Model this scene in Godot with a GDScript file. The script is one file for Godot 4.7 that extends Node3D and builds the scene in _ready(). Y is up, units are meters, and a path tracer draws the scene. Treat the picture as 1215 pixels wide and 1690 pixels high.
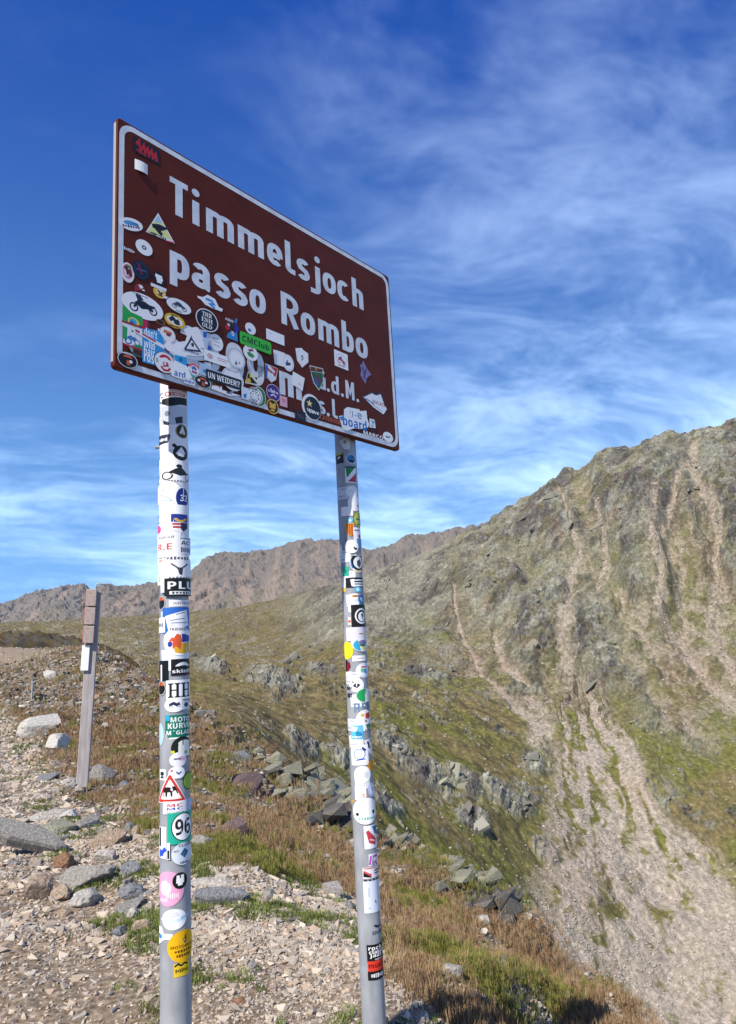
extends Node3D

const EYE := 1.65
var mats := {}
var used_names := {}
var n_f3: FastNoiseLite
var n_cell: FastNoiseLite
var n_r3: FastNoiseLite
var n_r1: FastNoiseLite
var sun_to := Vector3.ZERO
# each sheet of terrain: control columns by azimuth, each with a list of (distance, height) from near to far
var sheets := {}

func _ready() -> void:
	var camera := Camera3D.new()
	camera.name = "camera"
	camera.fov = 70.529
	camera.near = 0.05
	camera.far = 12000.0
	add_child(camera)
	camera.position = Vector3(0, EYE, 0)
	camera.basis = Basis(Vector3.RIGHT, 0.1865) * Basis(Vector3.BACK, -0.0548)
	camera.current = true

	sun_to = (Vector3(-0.3730, 0.6900, 0.6200)).normalized()
	var sun := DirectionalLight3D.new()
	sun.name = "sun"
	sun.light_energy = 1.6
	sun.light_color = Color(1.0, 0.965, 0.91)
	sun.light_angular_distance = 0.53
	sun.shadow_enabled = true
	sun.directional_shadow_max_distance = 2000.0
	add_child(sun)
	sun.look_at_from_position(Vector3.ZERO, -sun_to, Vector3.UP)

	var sky_mat := ProceduralSkyMaterial.new()
	sky_mat.sky_top_color = Color8(0, 58, 146)
	sky_mat.sky_horizon_color = Color8(126, 184, 240)
	sky_mat.sky_curve = 0.24
	sky_mat.ground_horizon_color = Color8(140, 140, 125)
	sky_mat.ground_bottom_color = Color8(110, 105, 90)
	sky_mat.sun_angle_max = 40.0
	sky_mat.sun_curve = 0.12
	var env := Environment.new()
	env.background_mode = Environment.BG_SKY
	env.sky = Sky.new()
	env.sky.sky_material = sky_mat
	env.tonemap_mode = Environment.TONE_MAPPER_LINEAR
	env.tonemap_exposure = 1.4
	env.fog_enabled = true
	env.fog_density = 0.00003
	env.fog_light_color = Color(0.80, 0.87, 0.96)
	env.sdfgi_enabled = true
	env.ssao_enabled = true
	env.ssil_enabled = true
	var world := WorldEnvironment.new()
	world.name = "world_environment"
	world.environment = env
	add_child(world)

	make_noises()
	sky_mat.sky_cover = cirrus()
	make_materials()
	define_sheets()
	terrain()
	road_sign()
	marker_post()
	boulders()
	ground_cover()

# ------------------------------------------------------------------ helpers
func fn(type: int, octaves: int, sd: int, ridged := false) -> FastNoiseLite:
	var n := FastNoiseLite.new()
	n.noise_type = type
	n.seed = sd
	n.frequency = 1.0
	n.fractal_type = FastNoiseLite.FRACTAL_RIDGED if ridged else FastNoiseLite.FRACTAL_FBM
	n.fractal_octaves = octaves
	if octaves == 1:
		n.fractal_type = FastNoiseLite.FRACTAL_NONE
	return n

func make_noises() -> void:
	n_f3 = fn(FastNoiseLite.TYPE_SIMPLEX_SMOOTH, 3, 12)
	n_cell = fn(FastNoiseLite.TYPE_CELLULAR, 1, 16)
	n_cell.cellular_return_type = FastNoiseLite.RETURN_CELL_VALUE
	n_cell.cellular_jitter = 1.0
	n_r3 = fn(FastNoiseLite.TYPE_SIMPLEX_SMOOTH, 3, 14, true)
	n_r1 = fn(FastNoiseLite.TYPE_SIMPLEX_SMOOTH, 2, 15, true)

func par(count: int, job: Callable) -> void:
	var id := WorkerThreadPool.add_group_task(job, count)
	WorkerThreadPool.wait_for_group_task_completion(id)

func free_name(called: String) -> String:
	var k: int = used_names.get(called, 0)
	used_names[called] = k + 1
	return called if k == 0 else "%s_%03d" % [called, k]

func obj(called: String, mesh: Mesh, m: Material, parent: Node = self) -> MeshInstance3D:
	var o := MeshInstance3D.new()
	o.name = free_name(called) if parent == self else called
	o.mesh = mesh
	o.material_override = m
	parent.add_child(o, true)
	return o

func tag(o: Node, label: String, category: String, group := "") -> Node:
	o.set_meta("label", label)
	o.set_meta("category", category)
	if group != "":
		o.set_meta("group", group)
	return o

func kind(o: Node, what: String, label := "") -> Node:
	o.set_meta("kind", what)
	if label != "":
		o.set_meta("label", label)
	return o

func thing(called: String, label: String, category: String, at := Vector3.ZERO, group := "") -> Node3D:
	var o := Node3D.new()
	o.name = free_name(called)
	add_child(o, true)
	o.position = at
	tag(o, label, category, group)
	return o

func lin(r: float, g: float, b: float) -> Color:
	return Color(r, g, b).linear_to_srgb()

func mat(c: Color, rough := 0.9, metal := 0.0) -> StandardMaterial3D:
	var m := StandardMaterial3D.new()
	m.albedo_color = c
	m.roughness = rough
	m.metallic = metal
	return m

func noise_image(kind_: int, freq: float, sd: int, size: int, octaves: int, lo: Color, hi: Color) -> Image:
	var n := fn(kind_, octaves, sd)
	n.frequency = freq
	var im := n.get_seamless_image(size, size)
	im.convert(Image.FORMAT_L8)
	var src := im.get_data()
	var dst := PackedByteArray()
	dst.resize(size * size * 3)
	for i in size * size:
		var t := src[i] / 255.0
		var c := lo.lerp(hi, t)
		dst[i * 3] = c.r8
		dst[i * 3 + 1] = c.g8
		dst[i * 3 + 2] = c.b8
	return Image.create_from_data(size, size, false, Image.FORMAT_RGB8, dst)

func make_materials() -> void:
	var pebble := noise_image(FastNoiseLite.TYPE_CELLULAR, 0.045, 3, 512, 3, Color(0.42, 0.39, 0.36), Color(1, 1, 1))
	var grain := noise_image(FastNoiseLite.TYPE_SIMPLEX_SMOOTH, 0.03, 5, 512, 5, Color(0.45, 0.45, 0.46), Color(1, 1, 1))
	var bump_src := fn(FastNoiseLite.TYPE_SIMPLEX_SMOOTH, 5, 9)
	bump_src.frequency = 0.02
	var nim := bump_src.get_seamless_image(512, 512)
	nim.bump_map_to_normal_map(6.0)
	var peb_bump := fn(FastNoiseLite.TYPE_CELLULAR, 2, 3)
	peb_bump.frequency = 0.045
	var pim := peb_bump.get_seamless_image(512, 512)
	pim.bump_map_to_normal_map(5.0)
	var t_pebble := ImageTexture.create_from_image(pebble)
	var t_grain := ImageTexture.create_from_image(grain)
	var t_nrm := ImageTexture.create_from_image(nim)
	var t_pnrm := ImageTexture.create_from_image(pim)
	mats.grain = t_grain
	mats.nrm = t_nrm
	# near ground: vertex colours carry gravel, soil and turf; the texture gives grit
	var g := mat(Color(1, 1, 1), 0.97)
	g.vertex_color_use_as_albedo = true
	g.metallic_specular = 0.15
	g.albedo_texture = t_pebble
	g.normal_enabled = true
	g.normal_texture = t_pnrm
	g.normal_scale = 0.8
	g.uv1_triplanar = true
	g.uv1_world_triplanar = true
	g.uv1_scale = Vector3(0.9, 0.9, 0.9)
	mats.ground = g
	var far := mat(Color(1, 1, 1), 1.0)
	far.vertex_color_use_as_albedo = true
	far.metallic_specular = 0.08
	far.albedo_color = Color(1, 1, 1)
	far.albedo_texture = ImageTexture.create_from_image(noise_image(FastNoiseLite.TYPE_SIMPLEX_SMOOTH, 0.035, 15, 1024, 5, Color(0.52, 0.52, 0.52), Color(1, 1, 1)))
	far.uv1_triplanar = true
	far.uv1_world_triplanar = true
	far.uv1_scale = Vector3(0.0125, 0.0125, 0.0125)
	mats.far = far
	var rock_tints := {
		"grey": lin(0.42, 0.40, 0.36), "pale": lin(0.62, 0.58, 0.52), "blue": lin(0.30, 0.31, 0.32), "tan": lin(0.50, 0.39, 0.29),
		"rust": lin(0.36, 0.21, 0.13), "mauve": lin(0.22, 0.16, 0.16), "white": lin(0.80, 0.77, 0.70), "green": lin(0.40, 0.395, 0.30), "dark": lin(0.22, 0.21, 0.19)}
	for k in rock_tints:
		var r := mat(rock_tints[k], 0.9)
		r.metallic_specular = 0.25
		r.albedo_texture = t_grain
		r.normal_enabled = true
		r.normal_texture = t_nrm
		r.normal_scale = 1.2
		r.uv1_triplanar = true
		r.uv1_world_triplanar = true
		r.uv1_scale = Vector3(2.6, 2.6, 2.6)
		mats["rock_" + k] = r
	var st := mat(Color(1, 1, 1), 0.42)
	st.vertex_color_use_as_albedo = true
	st.metallic_specular = 0.4
	mats.sticker = st
	var panel := mat(lin(0.118, 0.025, 0.016), 0.45)
	panel.metallic_specular = 0.2
	# weathering of the painted sheet
	panel.albedo_texture = ImageTexture.create_from_image(noise_image(FastNoiseLite.TYPE_SIMPLEX_SMOOTH, 0.012, 31, 512, 6, Color(0.86, 0.87, 0.88), Color(1, 1, 1)))
	panel.uv1_triplanar = true
	panel.uv1_scale = Vector3(0.9, 0.9, 0.9)
	mats.panel = panel
	var edge := mat(lin(0.085, 0.04, 0.035), 0.5)
	mats.panel_edge = edge
	mats.letter = mat(lin(0.74, 0.78, 0.84), 0.5)
	mats.letter.albedo_texture = panel.albedo_texture
	mats.letter.uv1_triplanar = true
	mats.letter.uv1_scale = Vector3(2.3, 2.3, 2.3)
	var galv := mat(lin(0.38, 0.405, 0.44), 0.55, 0.15)
	galv.albedo_texture = ImageTexture.create_from_image(noise_image(FastNoiseLite.TYPE_SIMPLEX_SMOOTH, 0.02, 8, 256, 4, Color(0.80, 0.80, 0.81), Color(1, 1, 1)))
	galv.uv1_triplanar = true
	galv.uv1_scale = Vector3(3.5, 1.2, 3.5)
	mats.galvanised = galv
	var wood := mat(lin(0.41, 0.375, 0.37), 0.85)
	wood.albedo_texture = galv.albedo_texture
	wood.uv1_triplanar = true
	wood.uv1_scale = Vector3(4, 0.4, 4)
	mats.wood = wood
	var blocks := mat(lin(0.42, 0.34, 0.31), 0.8)
	blocks.albedo_texture = galv.albedo_texture
	blocks.uv1_triplanar = true
	blocks.uv1_scale = Vector3(4, 4, 4)
	mats.block = blocks
	mats.red = mat(lin(0.50, 0.06, 0.05), 0.6)
	mats.plate = mat(lin(0.74, 0.77, 0.77), 0.5)
	mats.steel = mat(lin(0.34, 0.34, 0.35), 0.5, 0.2)

# ------------------------------------------------------------------ sky: thin high cloud over clear blue
func cirrus() -> ImageTexture:
	var w := 4096
	var h := 2048
	var rows: Array = []
	rows.resize(h / 2)
	var n5 := fn(FastNoiseLite.TYPE_SIMPLEX_SMOOTH, 6, 21)
	n5.fractal_gain = 0.58
	var n2 := fn(FastNoiseLite.TYPE_SIMPLEX_SMOOTH, 3, 22)
	var n3 := fn(FastNoiseLite.TYPE_SIMPLEX_SMOOTH, 4, 23)
	par(h / 2, func(j: int) -> void:
		var bytes := PackedByteArray()
		bytes.resize(w * 4)
		var el := PI * (0.5 - (j + 0.5) / h)
		var se := sin(el)
		var ce := cos(el)
		for i in w:
			var az := TAU * ((i + 0.5) / w - 0.5)
			var dx := -sin(az) * ce
			var dz := -cos(az) * ce
			# the cloud sheet lies level, so it is foreshortened towards the horizon
			var k := 1.0 / (se + 0.11)
			var px := dx * k
			var pz := dz * k
			var wx := n2.get_noise_2d(px * 0.7, pz * 0.7) * 0.22
			var wz := n2.get_noise_2d(px * 0.7 + 31.0, pz * 0.7) * 0.22
			# streaks drawn out along the wind
			var a := (px * 0.91 + pz * 0.41) + wx
			var b := (-px * 0.41 + pz * 0.91) + wz
			var streak := n5.get_noise_2d(a * 0.8, b * 1.7) * 0.5 + 0.5
			var fine := n5.get_noise_2d(a * 3.6 + 5.0, b * 6.5) * 0.5 + 0.5
			var ripple := n3.get_noise_2d(a * 13.0, b * 20.0) * 0.5 + 0.5
			var cover := n2.get_noise_2d(px * 0.42 + 7.3, pz * 0.42 - 2.1) * 0.5 + 0.5
			# a front of high cloud has come in from the right; overhead on the left is clear
			cover += 0.26 * clampf(dx * 1.8 + 0.05, -1.0, 1.0) - 0.30 * smoothstep(0.25, 0.52, se) * smoothstep(0.06, -0.22, dx) + 0.30 * smoothstep(0.40, 0.12, se)
			var body := streak * 0.62 + fine * 0.28 + ripple * 0.10
			var c := smoothstep(0.50 - cover * 0.36, 1.10 - cover * 0.30, body)
			c = clampf(c * (0.30 + 0.85 * cover), 0.0, 1.0)
			c *= 1.0 - 0.8 * smoothstep(0.30, 0.52, se) * smoothstep(0.04, -0.20, dx)
			c *= smoothstep(0.0, 0.05, se)
			bytes[i * 4] = 212
			bytes[i * 4 + 1] = 232
			bytes[i * 4 + 2] = 248
			bytes[i * 4 + 3] = int(clampf(c * (112.0 + 44.0 * smoothstep(0.5, 0.15, se)), 0, 255))
		rows[j] = bytes)
	var all := PackedByteArray()
	for r in rows:
		all.append_array(r)
	all.resize(w * h * 4)
	return ImageTexture.create_from_image(Image.create_from_data(w, h, false, Image.FORMAT_RGBA8, all))

# ------------------------------------------------------------------ terrain
func column(sheet: String, az: float, flat: Array) -> void:
	if not sheets.has(sheet):
		sheets[sheet] = {"az": [], "d": [], "h": []}
	var d: Array = []
	var h: Array = []
	for k in range(0, flat.size(), 2):
		d.append(log(flat[k]))
		h.append(flat[k + 1])
	sheets[sheet].az.append(az)
	sheets[sheet].d.append(d)
	sheets[sheet].h.append(h)

func define_sheets() -> void:
	column("near", -46.25, [0.500, -1.650, 4.438, -1.647, 6.427, -1.649, 10.206, -1.649, 19.921, -1.645, 36.000, -0.996, 61.746, 1.044, 75.330, -11.305, 135.841, -57.614, 246.983, -140.971])
	column("near", -30.25, [0.500, -1.650, 4.438, -1.647, 6.427, -1.649, 10.206, -1.649, 19.921, -1.645, 36.000, -0.996, 61.746, 1.044, 75.330, -11.305, 135.841, -57.614, 246.983, -140.971])
	column("near", -26.72, [0.500, -1.650, 4.228, -1.637, 6.120, -1.645, 9.705, -1.657, 18.444, -1.644, 35.630, -0.943, 59.228, 0.872, 72.258, -10.974, 130.302, -55.395, 236.913, -135.353])
	column("near", -22.96, [0.500, -1.650, 4.109, -1.654, 5.908, -1.659, 9.402, -1.691, 16.961, -1.629, 30.783, -1.186, 51.406, 0.458, 62.715, -9.823, 113.093, -48.377, 205.623, -117.775])
	column("near", -20.60, [0.500, -1.650, 4.009, -1.650, 5.804, -1.670, 9.300, -1.722, 15.934, -1.712, 27.771, -1.371, 45.488, 0.113, 55.495, -8.985, 100.073, -43.100, 181.950, -104.509])
	column("near", -18.16, [0.500, -1.650, 3.903, -1.640, 5.603, -1.650, 8.302, -1.697, 13.281, -1.766, 22.918, -1.706, 37.827, -0.889, 46.149, -8.455, 83.220, -36.825, 151.310, -87.892])
	column("near", -14.83, [0.500, -1.650, 3.798, -1.635, 5.497, -1.664, 7.399, -1.668, 10.512, -1.761, 17.052, -1.973, 29.119, -1.829, 35.526, -7.652, 64.063, -29.492, 116.477, -68.803])
	column("near", -10.58, [0.500, -1.650, 3.700, -1.633, 5.090, -1.660, 6.499, -1.703, 8.618, -1.880, 14.068, -2.335, 22.229, -2.669, 27.119, -7.115, 48.903, -23.786, 88.914, -53.795])
	column("near", -6.27, [0.500, -1.650, 3.693, -1.662, 4.591, -1.662, 5.998, -1.828, 8.009, -2.147, 12.065, -2.735, 18.195, -3.385, 22.198, -7.024, 40.029, -20.671, 72.780, -45.234])
	column("near", -1.97, [0.500, -1.650, 3.608, -1.646, 4.304, -1.702, 5.203, -1.837, 7.016, -2.221, 10.559, -2.949, 15.174, -3.750, 18.513, -6.785, 33.384, -18.165, 60.698, -38.651])
	column("near", 2.32, [0.500, -1.650, 3.737, -1.718, 4.431, -1.859, 5.609, -2.158, 7.490, -2.640, 10.022, -3.235, 13.125, -3.891, 16.013, -6.516, 28.875, -16.360, 52.500, -34.079])
	column("near", 6.56, [0.500, -1.650, 4.255, -1.967, 5.233, -2.277, 6.606, -2.689, 8.186, -3.099, 10.000, -3.568, 12.062, -4.054, 14.716, -6.466, 26.537, -15.513, 48.250, -31.797])
	column("near", 10.59, [0.500, -1.650, 5.000, -2.414, 6.000, -2.791, 7.098, -3.149, 8.299, -3.503, 9.712, -3.910, 11.062, -4.243, 13.495, -6.456, 24.336, -14.752, 44.247, -29.685])
	column("near", 12.85, [0.500, -1.650, 4.984, -2.557, 5.980, -2.964, 6.988, -3.341, 8.202, -3.747, 9.329, -4.072, 10.380, -4.341, 12.663, -6.417, 22.835, -14.201, 41.519, -28.214])
	column("near", 16.13, [0.500, -1.650, 4.790, -2.645, 5.588, -2.992, 6.394, -3.315, 7.215, -3.615, 8.059, -3.896, 9.099, -4.238, 11.101, -6.057, 20.018, -12.882, 36.396, -25.165])
	column("near", 21.72, [0.500, -1.650, 4.581, -2.794, 5.182, -3.093, 5.790, -3.382, 6.407, -3.637, 7.028, -3.873, 7.660, -4.118, 9.345, -5.650, 16.851, -11.394, 30.639, -21.735])
	column("near", 27.30, [0.500, -1.650, 4.184, -2.782, 4.585, -2.993, 4.994, -3.199, 5.507, -3.460, 6.122, -3.770, 6.833, -4.122, 8.336, -5.488, 15.033, -10.613, 27.332, -19.838])
	column("near", 41.30, [0.500, -1.650, 4.184, -2.782, 4.585, -2.993, 4.994, -3.199, 5.507, -3.460, 6.122, -3.770, 6.833, -4.122, 8.336, -5.488, 15.033, -10.613, 27.332, -19.838])
	column("near", 100.00, [0.500, -1.650, 4.000, -1.650, 7.000, -1.660, 12.000, -1.700, 20.000, -1.600, 36.000, -1.200, 62.000, -0.500, 80.000, -1.000, 140.000, -20.000, 250.000, -60.000])
	column("near", 260.00, [0.500, -1.650, 4.000, -1.650, 7.000, -1.660, 12.000, -1.700, 20.000, -1.600, 36.000, -1.200, 62.000, -0.500, 80.000, -1.000, 140.000, -20.000, 250.000, -60.000])
	column("near", 313.75, [0.500, -1.650, 4.438, -1.647, 6.427, -1.649, 10.206, -1.649, 19.921, -1.645, 36.000, -0.996, 61.746, 1.044, 75.330, -11.305, 135.841, -57.614, 246.983, -140.971])
	column("slope", -34.03, [33.000, -12.533, 60.000, -5.333, 199.953, -0.651, 500.000, 10.102, 900.000, 28.532, 1600.000, 68.174, 2080.000, -123.826])
	column("slope", -28.89, [33.000, -12.340, 60.000, -5.140, 219.935, -1.256, 500.000, 9.515, 900.000, 28.701, 1600.000, 71.744, 2080.000, -120.256])
	column("slope", -23.17, [33.000, -12.503, 60.000, -5.303, 220.000, -2.656, 499.896, 6.930, 899.470, 27.281, 1599.223, 73.867, 2078.990, -118.040])
	column("slope", -19.07, [33.000, -12.453, 60.000, -5.253, 220.000, -4.478, 479.912, 4.820, 849.798, 24.858, 1549.687, 75.404, 2014.593, -110.559])
	column("slope", -14.76, [33.000, -14.645, 60.000, -7.445, 199.932, -9.642, 430.056, -2.440, 800.161, 17.384, 1500.278, 77.656, 1950.361, -102.378])
	column("slope", -10.32, [33.703, -19.142, 61.279, -11.789, 170.158, -14.404, 340.480, -7.447, 622.645, 11.059, 1158.396, 66.966, 1505.914, -72.041])
	column("slope", -5.78, [56.563, -39.511, 102.841, -27.170, 185.274, -23.911, 310.351, -13.089, 523.455, 7.131, 942.837, 69.421, 1225.688, -43.719])
	column("slope", -1.19, [76.442, -57.606, 138.985, -40.927, 195.880, -33.937, 285.307, -17.838, 435.230, 7.378, 740.604, 67.906, 962.785, -20.967])
	column("slope", 3.39, [92.697, -76.208, 168.541, -55.983, 210.238, -45.388, 289.960, -26.161, 425.463, 5.586, 686.837, 79.228, 892.888, -3.193])
	column("slope", 7.24, [101.214, -87.507, 184.026, -65.424, 214.266, -53.692, 288.025, -33.646, 412.032, 3.876, 651.211, 92.594, 846.574, 3.876])
	column("slope", 10.12, [105.808, -98.338, 192.378, -75.253, 223.660, -62.931, 290.152, -39.982, 402.152, 2.656, 625.277, 103.703, 812.860, 2.656])
	column("slope", 13.15, [108.727, -109.844, 197.685, -86.121, 230.126, -70.825, 295.325, -45.491, 396.958, 1.441, 601.573, 117.713, 782.044, 1.441])
	column("slope", 16.51, [112.586, -124.751, 204.702, -100.187, 238.486, -78.842, 302.663, -50.185, 393.039, 2.378, 581.310, 131.051, 755.702, 2.378])
	column("slope", 18.93, [114.792, -127.540, 208.712, -102.495, 244.061, -83.161, 298.400, -51.500, 387.532, 3.909, 569.704, 136.506, 740.615, 3.909])
	column("slope", 20.95, [116.606, -129.137, 212.011, -103.696, 248.083, -84.288, 302.824, -52.190, 387.307, 4.982, 557.027, 138.807, 724.135, 4.982])
	column("slope", 22.12, [117.486, -129.497, 213.610, -103.863, 249.749, -84.876, 305.601, -52.594, 390.950, 5.365, 556.263, 141.143, 723.142, 5.365])
	column("slope", 23.49, [118.100, -129.607, 214.727, -103.840, 251.353, -85.197, 308.067, -52.904, 395.415, 5.760, 565.289, 145.569, 734.875, 5.760])
	column("slope", 25.01, [118.665, -129.639, 215.755, -103.748, 252.672, -84.971, 309.958, -53.061, 398.794, 5.935, 560.987, 138.475, 729.283, 5.935])
	column("slope", 28.12, [120.324, -129.747, 218.770, -103.495, 255.802, -84.470, 311.979, -52.949, 402.562, 6.523, 582.391, 151.209, 757.108, 6.523])
	column("slope", 32.22, [122.636, -129.879, 222.975, -103.122, 260.583, -83.777, 315.797, -52.766, 406.388, 6.997, 594.371, 158.844, 772.682, 6.997])
	column("range", -22.05, [1250.000, -27.076, 1512.500, 7.652, 1775.000, 55.522, 2037.500, 110.038, 2300.000, 169.376, 2875.000, 127.032])
	column("range", -20.82, [1250.000, -28.366, 1512.500, 12.342, 1775.000, 68.453, 2037.500, 132.356, 2300.000, 201.910, 2875.000, 151.432])
	column("range", -20.19, [1250.000, -29.024, 1512.500, 14.238, 1775.000, 73.870, 2037.500, 141.783, 2300.000, 215.701, 2875.000, 161.776])
	column("range", -18.91, [1250.000, -30.366, 1512.500, 12.585, 1775.000, 71.789, 2037.500, 139.214, 2300.000, 212.601, 2875.000, 159.451])
	column("range", -17.39, [1250.000, -31.976, 1512.500, 12.588, 1775.000, 74.015, 2037.500, 143.973, 2300.000, 220.116, 2875.000, 165.087])
	column("range", -16.06, [1250.000, -33.393, 1512.500, 13.447, 1775.000, 78.011, 2037.500, 151.539, 2300.000, 231.570, 2875.000, 173.678])
	column("range", -14.04, [1250.000, -35.577, 1512.500, 16.859, 1775.000, 89.139, 2037.500, 171.454, 2300.000, 261.049, 2875.000, 195.787])
	column("range", -12.66, [1250.000, -37.071, 1512.500, 22.049, 1775.000, 103.541, 2037.500, 196.347, 2300.000, 297.361, 2875.000, 223.021])
	column("range", -11.03, [1250.000, -38.849, 1512.500, 22.958, 1775.000, 108.153, 2037.500, 205.178, 2300.000, 310.784, 2875.000, 233.088])
	column("range", -8.68, [1250.000, -41.449, 1512.500, 20.957, 1775.000, 106.978, 2037.500, 204.943, 2300.000, 311.571, 2875.000, 233.679])
	column("range", -6.77, [1250.000, -43.573, 1512.500, 22.138, 1775.000, 112.714, 2037.500, 215.867, 2300.000, 328.143, 2875.000, 246.107])
	column("range", -5.33, [1250.000, -45.188, 1512.500, 21.429, 1775.000, 113.256, 2037.500, 217.834, 2300.000, 331.659, 2875.000, 248.744])
	column("range", -3.66, [1250.000, -47.093, 1512.500, 17.953, 1775.000, 107.613, 2037.500, 209.722, 2300.000, 320.861, 2875.000, 240.646])
	column("range", -1.97, [1250.000, -49.014, 1512.500, 16.136, 1775.000, 105.939, 2037.500, 208.212, 2300.000, 319.529, 2875.000, 239.647])
	column("range", -0.54, [1250.000, -50.671, 1512.500, 12.165, 1775.000, 98.778, 2037.500, 197.418, 2300.000, 304.780, 2875.000, 228.585])
	column("range", 1.41, [1250.000, -52.889, 1512.500, 11.982, 1775.000, 101.400, 2037.500, 203.235, 2300.000, 314.075, 2875.000, 235.556])
	column("range", 2.90, [1250.000, -54.556, 1512.500, 14.823, 1775.000, 110.455, 2037.500, 219.365, 2300.000, 337.907, 2875.000, 253.430])
	column("range", 4.36, [1250.000, -56.221, 1512.500, 14.515, 1775.000, 112.018, 2037.500, 223.059, 2300.000, 343.921, 2875.000, 257.941])
	column("range", 6.29, [1250.000, -58.435, 1512.500, 13.469, 1775.000, 112.582, 2037.500, 225.457, 2300.000, 348.315, 2875.000, 261.236])
	column("range", 8.45, [1250.000, -60.909, 1512.500, 11.659, 1775.000, 111.689, 2037.500, 225.608, 2300.000, 349.600, 2875.000, 262.200])
	column("range", 11.56, [1250.000, -64.432, 1512.500, 12.409, 1775.000, 118.328, 2037.500, 238.954, 2300.000, 370.247, 2875.000, 277.685])
	column("range", 16.22, [1250.000, -69.682, 1512.500, 11.656, 1775.000, 123.774, 2037.500, 251.459, 2300.000, 390.435, 2875.000, 292.826])
	column("peaks", -35.91, [2300.000, 24.855, 2775.000, 78.696, 3250.000, 152.911, 3725.000, 237.431, 4200.000, 329.425, 5250.000, 247.069])
	column("peaks", -31.56, [2300.000, 17.726, 2775.000, 66.814, 3250.000, 134.477, 3725.000, 211.534, 4200.000, 295.407, 5250.000, 221.555])
	column("peaks", -28.69, [2300.000, 12.747, 2775.000, 62.961, 3250.000, 132.178, 3725.000, 211.005, 4200.000, 296.803, 5250.000, 222.602])
	column("peaks", -27.20, [2300.000, 10.079, 2775.000, 63.036, 3250.000, 136.033, 3725.000, 219.165, 4200.000, 309.648, 5250.000, 232.236])
	column("peaks", -26.06, [2300.000, 8.000, 2775.000, 67.072, 3250.000, 148.497, 3725.000, 241.227, 4200.000, 342.159, 5250.000, 256.619])
	column("peaks", -24.90, [2300.000, 5.853, 2775.000, 71.721, 3250.000, 162.513, 3725.000, 265.913, 4200.000, 378.456, 5250.000, 283.842])
	column("peaks", -24.11, [2300.000, 4.384, 2775.000, 72.582, 3250.000, 166.588, 3725.000, 273.647, 4200.000, 390.174, 5250.000, 292.630])
	column("peaks", -22.89, [2300.000, 2.124, 2775.000, 72.709, 3250.000, 170.004, 3725.000, 280.810, 4200.000, 401.414, 5250.000, 301.060])
	column("peaks", -21.86, [2300.000, 0.189, 2775.000, 69.696, 3250.000, 165.506, 3725.000, 274.620, 4200.000, 393.383, 5250.000, 295.037])
	column("peaks", -21.23, [2300.000, -0.995, 2775.000, 62.183, 3250.000, 149.268, 3725.000, 248.444, 4200.000, 356.391, 5250.000, 267.294])
	column("peaks", -19.96, [2300.000, -3.411, 2775.000, 54.528, 3250.000, 134.392, 3725.000, 225.345, 4200.000, 324.342, 5250.000, 243.257])
	column("peaks", -17.82, [2300.000, -7.582, 2775.000, 40.844, 3250.000, 107.594, 3725.000, 183.612, 4200.000, 266.353, 5250.000, 199.765])
	pass

func slope_at(xs: Array, ys: Array, level: int, k: int) -> float:
	var a := maxi(k - 1, 0)
	var b := mini(k + 1, xs.size() - 1)
	return (ys[b][level] - ys[a][level]) / (xs[b] - xs[a])

# the levels of a sheet at one azimuth: [log distances, heights]
func profile(sheet: String, az: float) -> Array:
	var s: Dictionary = sheets[sheet]
	var xs: Array = s.az
	var i := clampi(xs.bsearch(az) - 1, 0, xs.size() - 2)
	var span: float = xs[i + 1] - xs[i]
	var t := clampf((az - xs[i]) / span, 0.0, 1.0)
	var c0 := (1.0 + 2.0 * t) * (1.0 - t) * (1.0 - t)
	var c1 := span * t * (1.0 - t) * (1.0 - t)
	var c2 := t * t * (3.0 - 2.0 * t)
	var c3 := span * t * t * (t - 1.0)
	var out: Array = [[], []]
	for q in 2:
		var ys: Array = s.d if q == 0 else s.h
		for level in ys[0].size():
			out[q].append(ys[i][level] * c0 + slope_at(xs, ys, level, i) * c1 + ys[i + 1][level] * c2 + slope_at(xs, ys, level, i + 1) * c3)
	return out

func along(v: Array, t: float) -> float:
	var m := v.size()
	var i := clampi(int(floor(t)), 0, m - 2)
	var u := t - i
	var a: float = v[maxi(i - 1, 0)]
	var b: float = v[i]
	var c: float = v[i + 1]
	var d: float = v[mini(i + 2, m - 1)]
	return b + 0.5 * u * (c - a + u * (2.0 * a - 5.0 * b + 4.0 * c - d + u * (3.0 * (b - c) + d - a)))

# point on a sheet, with its relief
func spot(sheet: String, az: float, t: float) -> Vector3:
	var p := profile(sheet, az)
	var dist := exp(along(p[0], t))
	var h := along(p[1], t)
	var a := deg_to_rad(az)
	var q := Vector3(dist * sin(a), EYE + h, -dist * cos(a))
	return q + push(sheet, az) * relief(sheet, az, t, dist, q).x

# the way relief stands out of a sheet: straight up near by, out of the face on the slopes
func push(sheet: String, az: float) -> Vector3:
	if sheet == "near":
		return Vector3.UP
	var a := deg_to_rad(az)
	return Vector3(-sin(a) * 0.57, 0.82, cos(a) * 0.57)

func sm(a: float, b: float, x: float) -> float:
	return smoothstep(a, b, x)

func n01(n: FastNoiseLite, x: float, y: float) -> float:
	return n.get_noise_2d(x, y) * 0.5 + 0.5

# (vertical relief, base colour) of a place on a sheet
func relief(sheet: String, az: float, t: float, dist: float, q: Vector3) -> Vector4:
	if sheet == "near":
		return near_relief(az, t, dist, q)
	if sheet == "slope":
		return slope_relief(az, t, dist, q)
	return far_relief(sheet, az, t, dist, q)

# distance from the viewer at which the gravel gives way to turf, by azimuth
var gravel_edge: Array = []

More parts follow.
